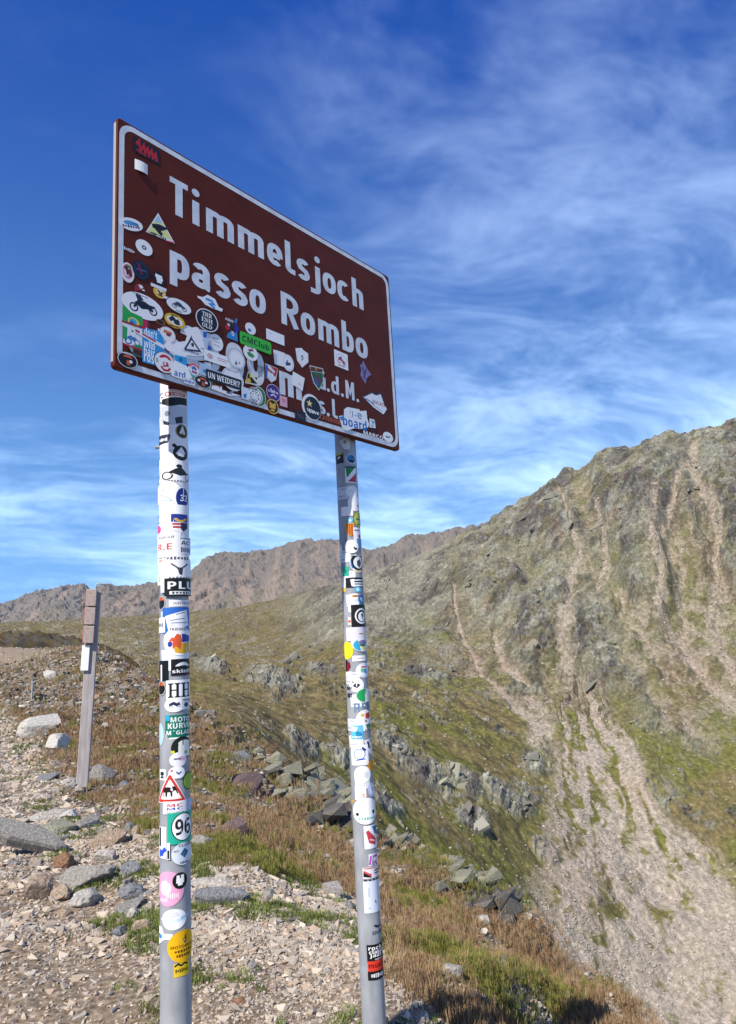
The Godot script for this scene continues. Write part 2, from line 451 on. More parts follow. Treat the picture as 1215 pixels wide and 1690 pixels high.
func edge_at(az: float) -> float:
	var e: Array = gravel_edge
	if az <= e[0][0]:
		return e[0][1]
	for k in range(1, e.size()):
		if az <= e[k][0]:
			return lerpf(e[k - 1][1], e[k][1], (az - e[k - 1][0]) / (e[k][0] - e[k - 1][0]))
	return e[-1][1]

func turf(az: float, dist: float, x: float, z: float) -> float:
	var e := edge_at(az)
	var wob := n01(n_f3, x * 0.45, z * 0.45) - 0.5
	var m := sm(-0.16, 0.16, log(dist / e) + wob * 0.5)
	# the track on the left, far off
	m *= 1.0 - sm(-23.0, -24.5, az + wob * 3.0) * sm(41.0, 46.0, dist)
	return m

func near_relief(az: float, t: float, dist: float, q: Vector3) -> Vector4:
	var x := q.x
	var z := q.z
	var m := turf(az, dist, x, z)
	var bank := sm(9.0, 22.0, dist) * m
	var dy := n_f3.get_noise_2d(x * 0.55, z * 0.55) * 0.05 + n_f3.get_noise_2d(x * 2.6, z * 2.6) * 0.018
	dy += m * (n_f3.get_noise_2d(x * 0.5, z * 0.5) * 0.16 + n_f3.get_noise_2d(x * 1.7, z * 1.7) * 0.09)
	dy += bank * (n_r3.get_noise_2d(x * 0.25, z * 0.25) * 0.32 + n_f3.get_noise_2d(x * 1.1, z * 1.1) * 0.2)
	dy *= 1.0 - 0.6 * sm(-23.0, -24.5, az) * sm(41.0, 46.0, dist)
	# rocky shoulder at the brink
	var brink := sm(4.7, 5.6, t) * sm(-14.0, -8.0, az)
	var crag := n_r3.get_noise_2d(x * 0.42, z * 0.42) * 0.5 + 0.5
	dy += brink * (crag - 0.55) * 1.1
	# colours
	var big := n01(n_f3, x * 0.21 + 5.0, z * 0.21)
	var mid := n01(n_f3, x * 1.3, z * 1.3)
	var fine := n01(n_f3, x * 5.5, z * 5.5)
	var gravel := Vector3(0.43, 0.345, 0.255).lerp(Vector3(0.54, 0.46, 0.36), mid)
	gravel = gravel.lerp(Vector3(0.54, 0.41, 0.29), 0.5 * sm(0.52, 0.75, big))
	gravel *= 0.66 + 0.54 * fine
	var dead := Vector3(0.215, 0.130, 0.072).lerp(Vector3(0.285, 0.200, 0.112), mid)
	var green := Vector3(0.115, 0.125, 0.035).lerp(Vector3(0.19, 0.17, 0.06), fine)
	var gm := sm(0.50, 0.68, n01(n_f3, x * 0.62 + 9.0, z * 0.62) - 0.05 * sm(3.0, 10.0, az) + 0.05 * sm(7.0, 5.0, dist))
	var grass := dead.lerp(green, gm)
	grass *= 0.75 + 0.5 * fine
	var stony := sm(0.56, 0.68, n01(n_f3, x * 0.9 + 3.0, z * 0.9) + 0.20 * sm(20.0, 30.0, dist) * sm(-15.0, -18.0, az)) 
	var stone := Vector3(0.36, 0.33, 0.29).lerp(Vector3(0.52, 0.47, 0.42), fine)
	grass = grass.lerp(stone, stony * 0.8)
	var c := gravel.lerp(grass, m)
	# moss and low weeds scattered over the gravel towards its edge
	var weed := sm(0.55, 0.65, n01(n_f3, x * 1.15 + 41.0, z * 1.15)) * sm(0.38, 0.6, dist / edge_at(az)) * (1.0 - 0.6 * sm(-15.0, -12.0, az)) * (1.0 - m)
	c = c.lerp(Vector3(0.13, 0.145, 0.05) * (0.7 + 0.6 * fine), weed * 0.75)
	var rockc := Vector3(0.23, 0.23, 0.17).lerp(Vector3(0.35, 0.34, 0.28), fine)
	c = c.lerp(rockc, brink * sm(0.50, 0.62, crag) * 0.85)
	c = c.lerp(Vector3(0.5, 0.42, 0.33) * (0.85 + 0.3 * fine), sm(-23.0, -24.5, az) * sm(41.0, 46.0, dist) * (1.0 - sm(60.0, 64.0, dist)))
	return Vector4(dy, c.x, c.y, c.z)

# scree chutes down the mountain: [level, azimuth, half width in degrees] from top to bottom
var chutes: Array = []
var crags: Array = []

func chute_mask(az: float, t: float, x: float, z: float) -> float:
	var m := 0.0
	for c in chutes:
		var n: int = c.size()
		if t > c[0] or t < c[n - 3]:
			continue
		for k in range(0, n - 3, 3):
			if t <= c[k] and t >= c[k + 3]:
				var u: float = (c[k] - t) / maxf(c[k] - c[k + 3], 1e-4)
				var mid: float = lerpf(c[k + 1], c[k + 4], u)
				var w: float = lerpf(c[k + 2], c[k + 5], u)
				var off := absf(az - mid) / w
				if off < 2.5:
					m = maxf(m, 1.0 - sm(0.25, 1.5, off + n_f3.get_noise_2d(x * 0.07, z * 0.07) * 0.8 + n_f3.get_noise_2d(x * 0.3, z * 0.3) * 0.5))
				break
	return m

var slope_rock := 0.0
var slope_scree := 0.0
var slope_crag := 0.0
var fan_line: Array = []

# middle (azimuth) and half width of the debris fan at a level
func fan_at(t: float) -> Vector2:
	var f := fan_line
	for k in range(0, f.size() - 3, 3):
		if t >= f[k + 3]:
			var u: float = clampf((f[k] - t) / (f[k] - f[k + 3]), 0.0, 1.0)
			return Vector2(lerpf(f[k + 1], f[k + 4], u), lerpf(f[k + 2], f[k + 5], u))
	return Vector2(f[-2], f[-1])

func slope_relief(az: float, t: float, dist: float, q: Vector3) -> Vector4:
	var x := q.x
	var z := q.z
	var y := q.y
	var arc := deg_to_rad(az) * 420.0
	var cell := dist * 0.0014
	var big := n01(n_f3, x / 130.0, z / 130.0)
	var patch := n01(n_f3, x / 34.0 + 17.0, z / 34.0)
	var patch2 := n01(n_f3, x / 9.0 + 5.0, z / 9.0)
	# buttresses and gullies run down the face
	var ribs := n_r1.get_noise_2d(arc / 72.0 + (patch - 0.5) * 0.3, dist / 260.0 + az * 0.02)
	# where bare rock stands: the upper mountain, its left flank, and crags in the turf
	var upper := sm(3.15, 3.75, t + (big - 0.5) * 1.3 + (patch - 0.5) * 0.7) * sm(4.0, 9.0, az)
	var broad := upper
	var bare := sm(-0.15, 0.40, ribs + (patch - 0.5) * 1.0 + 0.25 * sm(4.2, 4.8, t))
	upper *= 0.25 + 0.75 * bare
	var flank := sm(3.5, 4.3, t + (patch - 0.5) * 0.8) * sm(-9.0, -3.0, az) * (1.0 - sm(5.0, 9.0, az))
	var rock := maxf(upper, flank * 0.85)
	var crag := 0.0
	for c in crags:
		var dx: float = (az - c[0]) / c[2]
		var dy0: float = (t - c[1]) / c[3]
		var r := dx * dx + dy0 * dy0
		if r < 2.2:
			crag = maxf(crag, 1.0 - sm(0.35, 1.6, r + (patch2 - 0.5) * 1.6 + (patch - 0.5) * 1.2))
	var loose := 0.95 * sm(0.535, 0.61, patch * 0.36 + patch2 * 0.36 + n01(n_f3, x / 4.0 + 31.0, z / 4.0) * 0.30 - 0.03 + 0.05 * sm(300.0, 500.0, dist) - 0.03 * sm(2.0, -10.0, az)) * (1.0 - sm(3.2, 3.6, t) * sm(6.0, 10.0, az) * 0.5)
	rock = maxf(rock, maxf(crag, loose * 0.85))
	var scree := chute_mask(az, t, x, z)
	# the fan below the chutes: streaks of debris running out from its apex, with turf between
	var fc := fan_at(t)
	var fu := (az - fc.x) / fc.y + (patch - 0.5) * 0.5 + (patch2 - 0.5) * 0.12
	var fan := (1.0 - sm(0.75, 1.25, absf(fu) + (patch - 0.5) * 0.7)) * (1.0 - sm(3.5, 3.9, t))
	var streak := n01(n_f3, fu * 2.3, t * 1.3 + 4.0)
	var streak2 := n01(n_f3, fu * 7.0 + 3.0, t * 3.4)
	var fan_m := fan * sm(0.475, 0.61, streak * 0.42 + streak2 * 0.30 + 0.24 * patch2 + 0.16 * n01(n_f3, x / 3.6, z / 3.6 - y / 3.0) + 0.05 * sm(2.6, 1.6, t) + 0.05 * sm(-0.4, 0.5, fu))
	scree = maxf(scree, broad * (1.0 - bare) * 0.75 * sm(0.40, 0.60, patch2 * 0.6 + n01(n_f3, arc / 12.0, dist / 60.0) * 0.4))
	scree = maxf(scree * (0.62 + 0.5 * n01(n_f3, x / 6.0, z / 6.0 - y / 5.0)), fan_m)
	rock *= 1.0 - 0.75 * scree
	var turfm := 1.0 - maxf(rock, scree)
	# relief
	var dy := (n_f3.get_noise_2d(x / 60.0, z / 60.0)) * 3.0 * sm(80.0, 300.0, dist)
	dy += (ribs - 0.25) * 15.0 * broad * sm(3.3, 4.0, t) * (1.0 - 0.72 * sm(4.3, 4.95, t)) - 2.5 * broad
	# beds of rock dip across the face, down to the left
	var u := arc * 0.78 + y * 0.62
	var v := y * 0.78 - arc * 0.62
	var bed := n_r3.get_noise_2d(u / 85.0, v / 24.0)
	dy += bed * 5.0 * upper * (1.0 - 0.5 * sm(4.5, 5.0, t))
	var bed2 := n_r3.get_noise_2d(u / 26.0, v / 7.5)
	dy += bed2 * 2.6 * rock * sm(150.0, 340.0, dist)
	# joints break the rock into blocks of many sizes
	var wq := n_f3.get_noise_3d(x / 14.0, y / 14.0, z / 14.0) * 5.0
	var b1 := n_cell.get_noise_3d((u + wq) / 26.0, (v - wq) / 11.0, z / 20.0)
	var b2 := n_cell.get_noise_3d((u + wq) / 9.0 + 40.0, (v + wq * 0.5) / 4.2, z / 8.0)
	var b3 := n_cell.get_noise_3d(u / 3.2 + 90.0, v / 1.7, z / 3.0)
	var wide_r := sm(90.0, 300.0, dist)
	dy += rock * (b1 * 1.2 * wide_r + b2 * (0.30 + 0.6 * wide_r) + b3 * (0.20 + 0.35 * wide_r))
	dy += n_f3.get_noise_3d(x / 9.0, y / 7.0, z / 9.0) * 0.45 + n_f3.get_noise_3d(x / 2.4, y / 1.8, z / 2.4) * (0.10 + 0.22 * wide_r * (rock + 0.3))
	dy += n_f3.get_noise_2d(x / 1.6, z / 1.6) * 0.14 * (0.5 + scree)
	dy -= scree * 2.6 * sm(3.0, 3.5, t)
	dy += n_f3.get_noise_2d(x / 17.0, z / 17.0) * 1.5 * (1.0 - broad) * sm(80.0, 180.0, dist)
	dy += crag * 1.4 * sm(40.0, 150.0, dist)
	dy += fan * (streak - 0.5) * 1.2
	# colours
	var tone := n01(n_f3, x / 3.1, z / 3.1 - y / 2.0)
	var wide := n01(n_f3, x / 75.0 + 3.0, z / 75.0)
	var olive := Vector3(0.140, 0.142, 0.040).lerp(Vector3(0.185, 0.165, 0.064), sm(0.35, 0.7, wide + (patch - 0.5) * 0.6))
	var tan_ := Vector3(0.195, 0.150, 0.080)
	var dry := sm(0.42, 0.62, n01(n_f3, x / 48.0 + 77.0, z / 48.0) + 0.20 * sm(2.0, -10.0, az) + 0.08 * sm(2.2, 3.2, t) * sm(8.0, 2.0, az) - 0.12 * sm(4.0, 12.0, az))
	var grass := olive.lerp(tan_, dry * 0.75)
	grass *= 0.58 + 0.56 * tone
	var grey := Vector3(0.262, 0.258, 0.214).lerp(Vector3(0.125, 0.118, 0.112), sm(0.44, 0.66, n01(n_f3, u / 40.0 + 50.0, v / 16.0)))
	grey = grey.lerp(Vector3(0.36, 0.362, 0.305), sm(0.52, 0.8, n01(n_f3, u / 9.0, v / 4.0 - z / 11.0)) * 0.7)
	grey = grey.lerp(Vector3(0.27, 0.18, 0.13), sm(0.64, 0.78, n01(n_f3, x / 20.0 + 150.0, y / 20.0)) * 0.4 * upper)
	grey *= 0.82 + 0.18 * b2
	grey *= 0.70 + 0.50 * n01(n_f3, x / 5.0 + 9.0, z / 5.0 - y / 4.0)
	var debris := Vector3(0.285, 0.245, 0.208).lerp(Vector3(0.375, 0.325, 0.28), tone)
	debris = debris.lerp(Vector3(0.33, 0.235, 0.18), sm(0.55, 0.8, wide) * 0.4)
	debris *= 0.72 + 0.56 * n01(n_f3, x / 1.5, z / 1.5 - y / 1.2)
	# dwarf heath in dark mats
	grass = grass.lerp(Vector3(0.072, 0.066, 0.036), 0.75 * sm(0.50, 0.62, n01(n_f3, x / 8.0 + 61.0, z / 8.0) * 0.7 + 0.3 * wide) * (1.0 - 0.5 * sm(8.0, 14.0, az)))
	grass *= 0.85 + 0.3 * n01(n_f3, x / 1.3 + 8.0, z / 1.3 - y)
	var mossy := sm(0.52, 0.66, patch2 * 0.6 + patch * 0.45) * upper * 0.5
	var c := grass.lerp(grey.lerp(Vector3(0.15, 0.135, 0.062), mossy), rock).lerp(debris, scree * 0.9)
	slope_rock = rock
	slope_scree = scree
	slope_crag = crag
	return Vector4(dy, c.x, c.y, c.z)

func far_relief(sheet: String, az: float, t: float, dist: float, q: Vector3) -> Vector4:
	var x := q.x
	var z := q.z
	var y := q.y
	var far := 1.0 if sheet == "range" else 1.8
	var arc := deg_to_rad(az) * dist
	var ribs := n_r3.get_noise_2d(arc / (170.0 * far) + n_f3.get_noise_2d(dist / 300.0, arc / 300.0), dist / (420.0 * far))
	var bed := n_r3.get_noise_3d(x / (70.0 * far), y / (50.0 * far), z / (70.0 * far))
	var fine := n_r3.get_noise_3d(x / (20.0 * far), y / (16.0 * far), z / (20.0 * far))
	var up := sm(0.8, 2.6, t)
	var dy := (ribs * 15.0 * up + bed * 13.0 * up + fine * 2.8 + n_f3.get_noise_2d(arc / 420.0, 3.3) * 22.0 * up) * far
	var tone := n01(n_f3, x / (22.0 * far), z / (22.0 * far))
	var talus := sm(0.50, 0.70, n01(n_f3, arc / (55.0 * far) + y * 0.002, dist / (500.0 * far) + 3.0)) * sm(0.9, 1.6, t) * (1.0 - sm(3.2, 4.0, t + (tone - 0.5)))
	var rockc := Vector3(0.125, 0.112, 0.104).lerp(Vector3(0.19, 0.172, 0.15), tone)
	var grassc := Vector3(0.155, 0.138, 0.085).lerp(Vector3(0.21, 0.18, 0.125), tone)
	var pink := Vector3(0.25, 0.20, 0.165)
	var c := grassc.lerp(rockc, sm(1.4, 2.8, t + (n01(n_f3, arc / (80.0 * far), dist / 300.0) - 0.5) * 2.0))
	c = c.lerp(pink, talus * 0.75)
	return Vector4(dy, c.x, c.y, c.z)

# a piece of a sheet as one mesh, from az0 to az1 and t0 to t1
func sheet_mesh(sheet: String, az0: float, az1: float, na: int, t0: float, t1: float, nt: int) -> ArrayMesh:
	var cols: Array = []
	cols.resize(na + 3)
	var da := (az1 - az0) / na
	var dt := (t1 - t0) / nt
	var top: float = sheets[sheet].d[0].size() - 1.0
	# the grain of the far ground averages about two thirds of full white
	var near_sheet := sheet == "near"
	par(na + 3, func(i: int) -> void:
		var az := az0 + da * (i - 1)
		var p := profile(sheet, az)
		var sa := sin(deg_to_rad(az))
		var ca := cos(deg_to_rad(az))
		var way := push(sheet, az)
		var v := PackedVector3Array()
		var cc := PackedColorArray()
		v.resize(nt + 3)
		cc.resize(nt + 3)
		for j in nt + 3:
			var t := clampf(t0 + dt * (j - 1), -0.02, top + 0.02)
			var dist := exp(along(p[0], t))
			var q := Vector3(dist * sa, EYE + along(p[1], t), -dist * ca)
			var r := relief(sheet, az, t, dist, q)
			q += way * r.x
			v[j] = q
			cc[j] = Color(r.y, r.z, r.w) if near_sheet else Color(r.y, r.z, r.w) * 1.7
		cols[i] = [v, cc])
	var parts: Array = []
	parts.resize(na + 1)
	par(na + 1, func(i: int) -> void:
		var facing := push(sheet, az0 + da * i)
		var a: PackedVector3Array = cols[i][0]
		var b: PackedVector3Array = cols[i + 1][0]
		var c: PackedVector3Array = cols[i + 2][0]
		var nn := PackedVector3Array()
		nn.resize(nt + 1)
		for j in nt + 1:
			var n := (b[j + 2] - b[j]).cross(c[j + 1] - a[j + 1])
			if n.dot(facing) < 0.0:
				n = -n
			nn[j] = n.normalized()
		var ix := PackedInt32Array()
		if i < na:
			ix.resize(nt * 6)
			var w := nt + 1
			for j in nt:
				var k := i * w + j
				var o := j * 6
				ix[o] = k
				ix[o + 1] = k + 1
				ix[o + 2] = k + w
				ix[o + 3] = k + w
				ix[o + 4] = k + 1
				ix[o + 5] = k + w + 1
		parts[i] = [nn, ix])
	var vs := PackedVector3Array()
	var ns := PackedVector3Array()
	var cs := PackedColorArray()
	var ids := PackedInt32Array()
	for i in na + 1:
		vs.append_array(cols[i + 1][0].slice(1, nt + 2))
		cs.append_array(cols[i + 1][1].slice(1, nt + 2))
		ns.append_array(parts[i][0])
		ids.append_array(parts[i][1])
	var arr: Array = []
	arr.resize(Mesh.ARRAY_MAX)
	arr[Mesh.ARRAY_VERTEX] = vs
	if sheet == "near":
		arr[Mesh.ARRAY_NORMAL] = ns
	arr[Mesh.ARRAY_COLOR] = cs
	arr[Mesh.ARRAY_INDEX] = ids
	var me := ArrayMesh.new()
	me.add_surface_from_arrays(Mesh.PRIMITIVE_TRIANGLES, arr)
	return me

func terrain() -> void:
	gravel_edge = [[-30.56, 32.14], [-26.95, 29.41], [-25.21, 21.70], [-23.40, 13.76], [-21.80, 10.72], [-19.80, 10.39], [-16.92, 8.43], [-13.56, 7.53], [-9.27, 6.88], [-5.39, 6.57], [-2.34, 6.64], [-1.12, 5.48], [-0.13, 3.93], [0.61, 3.65], [30.0, 3.6]]
	chutes = [[4.46, 15.86, 0.34, 4.36, 16.26, 0.38, 4.28, 15.27, 0.38, 4.18, 15.26, 0.46, 4.02, 14.45, 0.67, 3.84, 14.38, 0.76, 3.69, 14.53, 0.21],
		[4.15, 11.84, 0.25, 4.07, 9.23, 0.29, 3.84, 9.94, 0.46, 3.65, 11.13, 0.67],
		[4.75, 15.06, 0.17, 4.56, 15.54, 0.21, 4.46, 15.85, 0.25],
		[4.53, 22.14, 0.34, 4.37, 21.47, 0.38, 4.24, 21.77, 0.42, 4.12, 21.27, 0.50, 3.96, 22.40, 0.59, 3.74, 23.86, 0.63, 3.54, 25.50, 0.76, 3.33, 26.89, 0.92],
		[4.76, 25.31, 0.38, 4.58, 24.63, 0.38, 4.39, 26.01, 0.42, 4.22, 25.29, 0.46, 4.06, 24.67, 0.55, 3.87, 25.11, 0.59, 3.69, 26.65, 0.67],
		[4.14, 12.29, 0.21, 4.12, 13.75, 0.21, 4.10, 15.24, 0.25],
		[4.37, 6.46, 0.17, 4.19, 6.40, 0.21, 3.95, 7.29, 0.29, 3.68, 8.25, 0.42, 3.30, 11.53, 0.92],
		[3.58, 11.29, 0.67, 3.38, 12.45, 1.26, 3.08, 11.37, 0.42],
		[4.55, 17.87, 0.21, 4.34, 18.12, 0.25, 4.22, 17.17, 0.29],
		[4.63, 24.34, 0.21, 4.44, 23.13, 0.25, 4.34, 21.83, 0.34]]
	fan_line = [3.99, 15.13, 0.67, 3.80, 14.90, 1.09, 3.33, 15.40, 2.35, 2.87, 16.21, 3.57, 2.46, 16.99, 4.96, 2.07, 17.74, 6.38, 1.60, 18.47, 7.98, 1.18, 18.83, 9.24]
	crags = [[-8.02, 2.94, 2.10, 0.25], [-4.29, 3.36, 1.20, 0.16], [3.62, 3.52, 1.80, 0.11], [0.98, 2.55, 1.50, 0.11], [3.14, 2.39, 2.10, 0.14], [6.25, 2.49, 1.50, 0.14], [9.06, 2.54, 1.80, 0.14], [11.25, 2.92, 0.90, 0.11], [6.50, 2.17, 1.32, 0.11], [11.53, 2.22, 0.78, 0.08], [-3.19, 2.14, 1.20, 0.10], [-12.54, 3.04, 1.20, 0.25], [-5.88, 2.11, 1.20, 0.12], [16.76, 3.44, 0.60, 0.05], [0.27, 1.87, 1.20, 0.10]]
	var near := obj("ground", sheet_mesh("near", -44.0, 44.0, 880, 0.0, 9.0, 500), mats.ground)
	kind(near, "structure", "stony gravel ground falling away into brown turf on the right")
	# the same ground carried on behind the viewer
	var back := obj("terrain", sheet_mesh("near", 44.0, 316.0, 60, 0.0, 6.0, 40), mats.ground)
	kind(back, "structure")
	var hill := obj("hillside", sheet_mesh("slope", -34.0, 4.0, 500, 0.9, 5.5, 560), mats.far)
	kind(hill, "structure", "rolling brown and olive hillside with rock outcrops behind the posts")
	var low := obj("valley_slope", sheet_mesh("slope", 4.0, 37.0, 440, 0.9, 3.3, 500), mats.far)
	kind(low, "structure", "green lower slope with fans of scree running to the valley floor")
	var mount := obj("mountain", sheet_mesh("slope", 4.0, 37.0, 440, 3.3, 5.4, 500), mats.far)
	kind(mount, "structure", "steep grey green rocky mountain with pale scree chutes on the right")
	var ridge := obj("mountain_ridge", sheet_mesh("range", -22.0, 16.2, 620, 0.0, 5.0, 150), mats.far)
	kind(ridge, "structure", "bare brown mountain ridge behind the hillside between the posts")
	var peak := obj("distant_mountain", sheet_mesh("peaks", -35.9, -17.8, 320, 0.0, 5.0, 120), mats.far)
	kind(peak, "structure", "distant grey mountain on the far left")

# ------------------------------------------------------------------ shapes
func faces(pts: PackedVector3Array, idx: PackedInt32Array = PackedInt32Array(), cols: PackedColorArray = PackedColorArray()) -> ArrayMesh:
	var st := SurfaceTool.new()
	st.begin(Mesh.PRIMITIVE_TRIANGLES)
	st.set_smooth_group(-1)
	if idx.is_empty():
		for i in pts.size():
			if not cols.is_empty():
				st.set_color(cols[i])
			st.add_vertex(pts[i])
	else:
		for i in idx:
			st.add_vertex(pts[i])
	st.generate_normals()
	return st.commit()

# a bevelled box from lo to hi
func box(lo: Vector3, hi: Vector3, bevel := 0.004) -> ArrayMesh:
	var c := (lo + hi) * 0.5
	var e := (hi - lo) * 0.5
	var b := minf(bevel, minf(e.x, minf(e.y, e.z)) * 0.6)
	var pts: Array = []
	for sx in [-1, 1]:
		for sy in [-1, 1]:
			for sz in [-1, 1]:
				pts.append(c + Vector3(sx * (e.x - b), sy * (e.y - b), sz * e.z))
				pts.append(c + Vector3(sx * (e.x - b), sy * e.y, sz * (e.z - b)))
				pts.append(c + Vector3(sx * e.x, sy * (e.y - b), sz * (e.z - b)))
	return hull(pts, c)

# convex hull of a few points by brute force
func hull(pts: Array, c: Vector3) -> ArrayMesh:
	var out := PackedVector3Array()
	var seen := {}
	var n := pts.size()
	for i in n:
		for j in range(i + 1, n):
			for k in range(j + 1, n):
				var nn: Vector3 = (pts[j] - pts[i]).cross(pts[k] - pts[i])
				if nn.length() < 1e-9:
					continue
				nn = nn.normalized()
				var d := nn.dot(pts[i])
				var above := false
				var below := false
				var on: Array = []
				for q in n:
					var s := nn.dot(pts[q]) - d
					if s > 1e-5:
						above = true
					elif s < -1e-5:
						below = true
					else:
						on.append(q)
				if above and below:
					continue
				var key := str(on)
				if seen.has(key):
					continue
				seen[key] = true
				if above:
					nn = -nn
				var m := Vector3.ZERO
				for q in on:
					m += pts[q]
				m /= on.size()
				var u: Vector3 = (pts[on[0]] - m).normalized()
				var w := nn.cross(u)
				on.sort_custom(func(a, b): return atan2((pts[a] - m).dot(w), (pts[a] - m).dot(u)) < atan2((pts[b] - m).dot(w), (pts[b] - m).dot(u)))
				for q in range(1, on.size() - 1):
					out.append(pts[on[0]])
					out.append(pts[on[q + 1]])
					out.append(pts[on[q]])
	return faces(out)

func tube(path: Array, r: float, sides := 10, r_end := -1.0) -> ArrayMesh:
	var st := SurfaceTool.new()
	st.begin(Mesh.PRIMITIVE_TRIANGLES)
	var rings: Array = []
	for i in path.size():
		var d: Vector3 = (path[mini(i + 1, path.size() - 1)] - path[maxi(i - 1, 0)]).normalized()
		var u := d.cross(Vector3(0.31, 0.2, 0.93)).normalized()
		var w := d.cross(u)
		var rr := r if r_end < 0.0 else lerpf(r, r_end, float(i) / (path.size() - 1))
		var ring: Array = []
		for k in sides:
			var a := TAU * k / sides
			ring.append(path[i] + (u * cos(a) + w * sin(a)) * rr)
		rings.append(ring)
	for i in path.size() - 1:
		for k in sides:
			var l := (k + 1) % sides
			for v in [rings[i][k], rings[i + 1][l], rings[i + 1][k], rings[i][k], rings[i][l], rings[i + 1][l]]:
				st.add_vertex(v)
	st.set_smooth_group(-1)
	for k in range(1, sides - 1):
		for v in [rings[0][0], rings[0][k + 1], rings[0][k], rings[-1][0], rings[-1][k], rings[-1][k + 1]]:
			st.add_vertex(v)
	st.generate_normals()
	return st.commit()

# ------------------------------------------------------------------ stickers: flat print, laid on the panel or bent round a post
var post_at: Array = [Vector3(-0.6786, 0, -2.4831), Vector3(-0.0875, 0, -3.2242)]
const POST_R := 0.048
var laid: Array = [[], [], []]
var glyphs := {}

func ellipse(cx: float, cy: float, rx: float, ry: float, a0 := 0.0, a1 := 360.0, n := 28) -> PackedVector2Array:
	var p := PackedVector2Array()
	var whole := absf(a1 - a0) >= 359.9
	for i in n + (0 if whole else 1):
		var a := deg_to_rad(lerpf(a0, a1, float(i) / n))
		p.append(Vector2(cx + rx * cos(a), cy + ry * sin(a)))
	return p

func fill(poly: PackedVector2Array) -> PackedVector2Array:
	var out := PackedVector2Array()
	for i in Geometry2D.triangulate_polygon(poly):
		out.append(poly[i])
	return out

func ribbon(path: PackedVector2Array, w: float, closed := false) -> PackedVector2Array:
	var out := PackedVector2Array()
	var n := path.size()
	var l := PackedVector2Array()
	var r := PackedVector2Array()
	for i in n:
		var a := path[(i - 1 + n) % n] if closed or i > 0 else path[i]
		var b := path[(i + 1) % n] if closed or i < n - 1 else path[i]
		var d0 := (path[i] - a).normalized()
		var d1 := (b - path[i]).normalized()
		if d0 == Vector2.ZERO:
			d0 = d1
		if d1 == Vector2.ZERO:
			d1 = d0
		var t := (d0 + d1).normalized()
		if t == Vector2.ZERO:
			t = d0
		var nrm := Vector2(-t.y, t.x)
		var k := w * 0.5 / maxf(nrm.dot(Vector2(-d0.y, d0.x)), 0.45)
		l.append(path[i] + nrm * k)
		r.append(path[i] - nrm * k)
	for i in (n if closed else n - 1):
		var j := (i + 1) % n
		for v in [l[i], r[i], l[j], l[j], r[i], r[j]]:
			out.append(v)
	return out

func word(text: String, font: String) -> PackedVector2Array:
	var key := text + font
	if not glyphs.has(key):
		var f := SystemFont.new()
		f.font_names = PackedStringArray(["Droid Serif" if font == "serif" else "Droid Sans"])
		f.font_weight = 700
		var tm := TextMesh.new()
		tm.font = f
		tm.font_size = 48
		tm.pixel_size = 0.01
		tm.depth = 0.0
		tm.text = text
		var pts := PackedVector2Array()
		var arr := tm.get_mesh_arrays() if tm.get_surface_count() == 0 else tm.surface_get_arrays(0)
		var v: PackedVector3Array = arr[Mesh.ARRAY_VERTEX]
		var ix = arr[Mesh.ARRAY_INDEX]
		var lo := Vector2(1e9, 1e9)
		var hi := Vector2(-1e9, -1e9)
		for p in v:
			lo = lo.min(Vector2(p.x, p.y))
			hi = hi.max(Vector2(p.x, p.y))
		var size := (hi - lo) * 0.5
		var mid := (hi + lo) * 0.5
		if ix == null or ix.is_empty():
			for p in v:
				pts.append((Vector2(p.x, p.y) - mid) / size)
		else:
			for i in ix:
				pts.append((Vector2(v[i].x, v[i].y) - mid) / size)
		glyphs[key] = pts
	return glyphs[key]

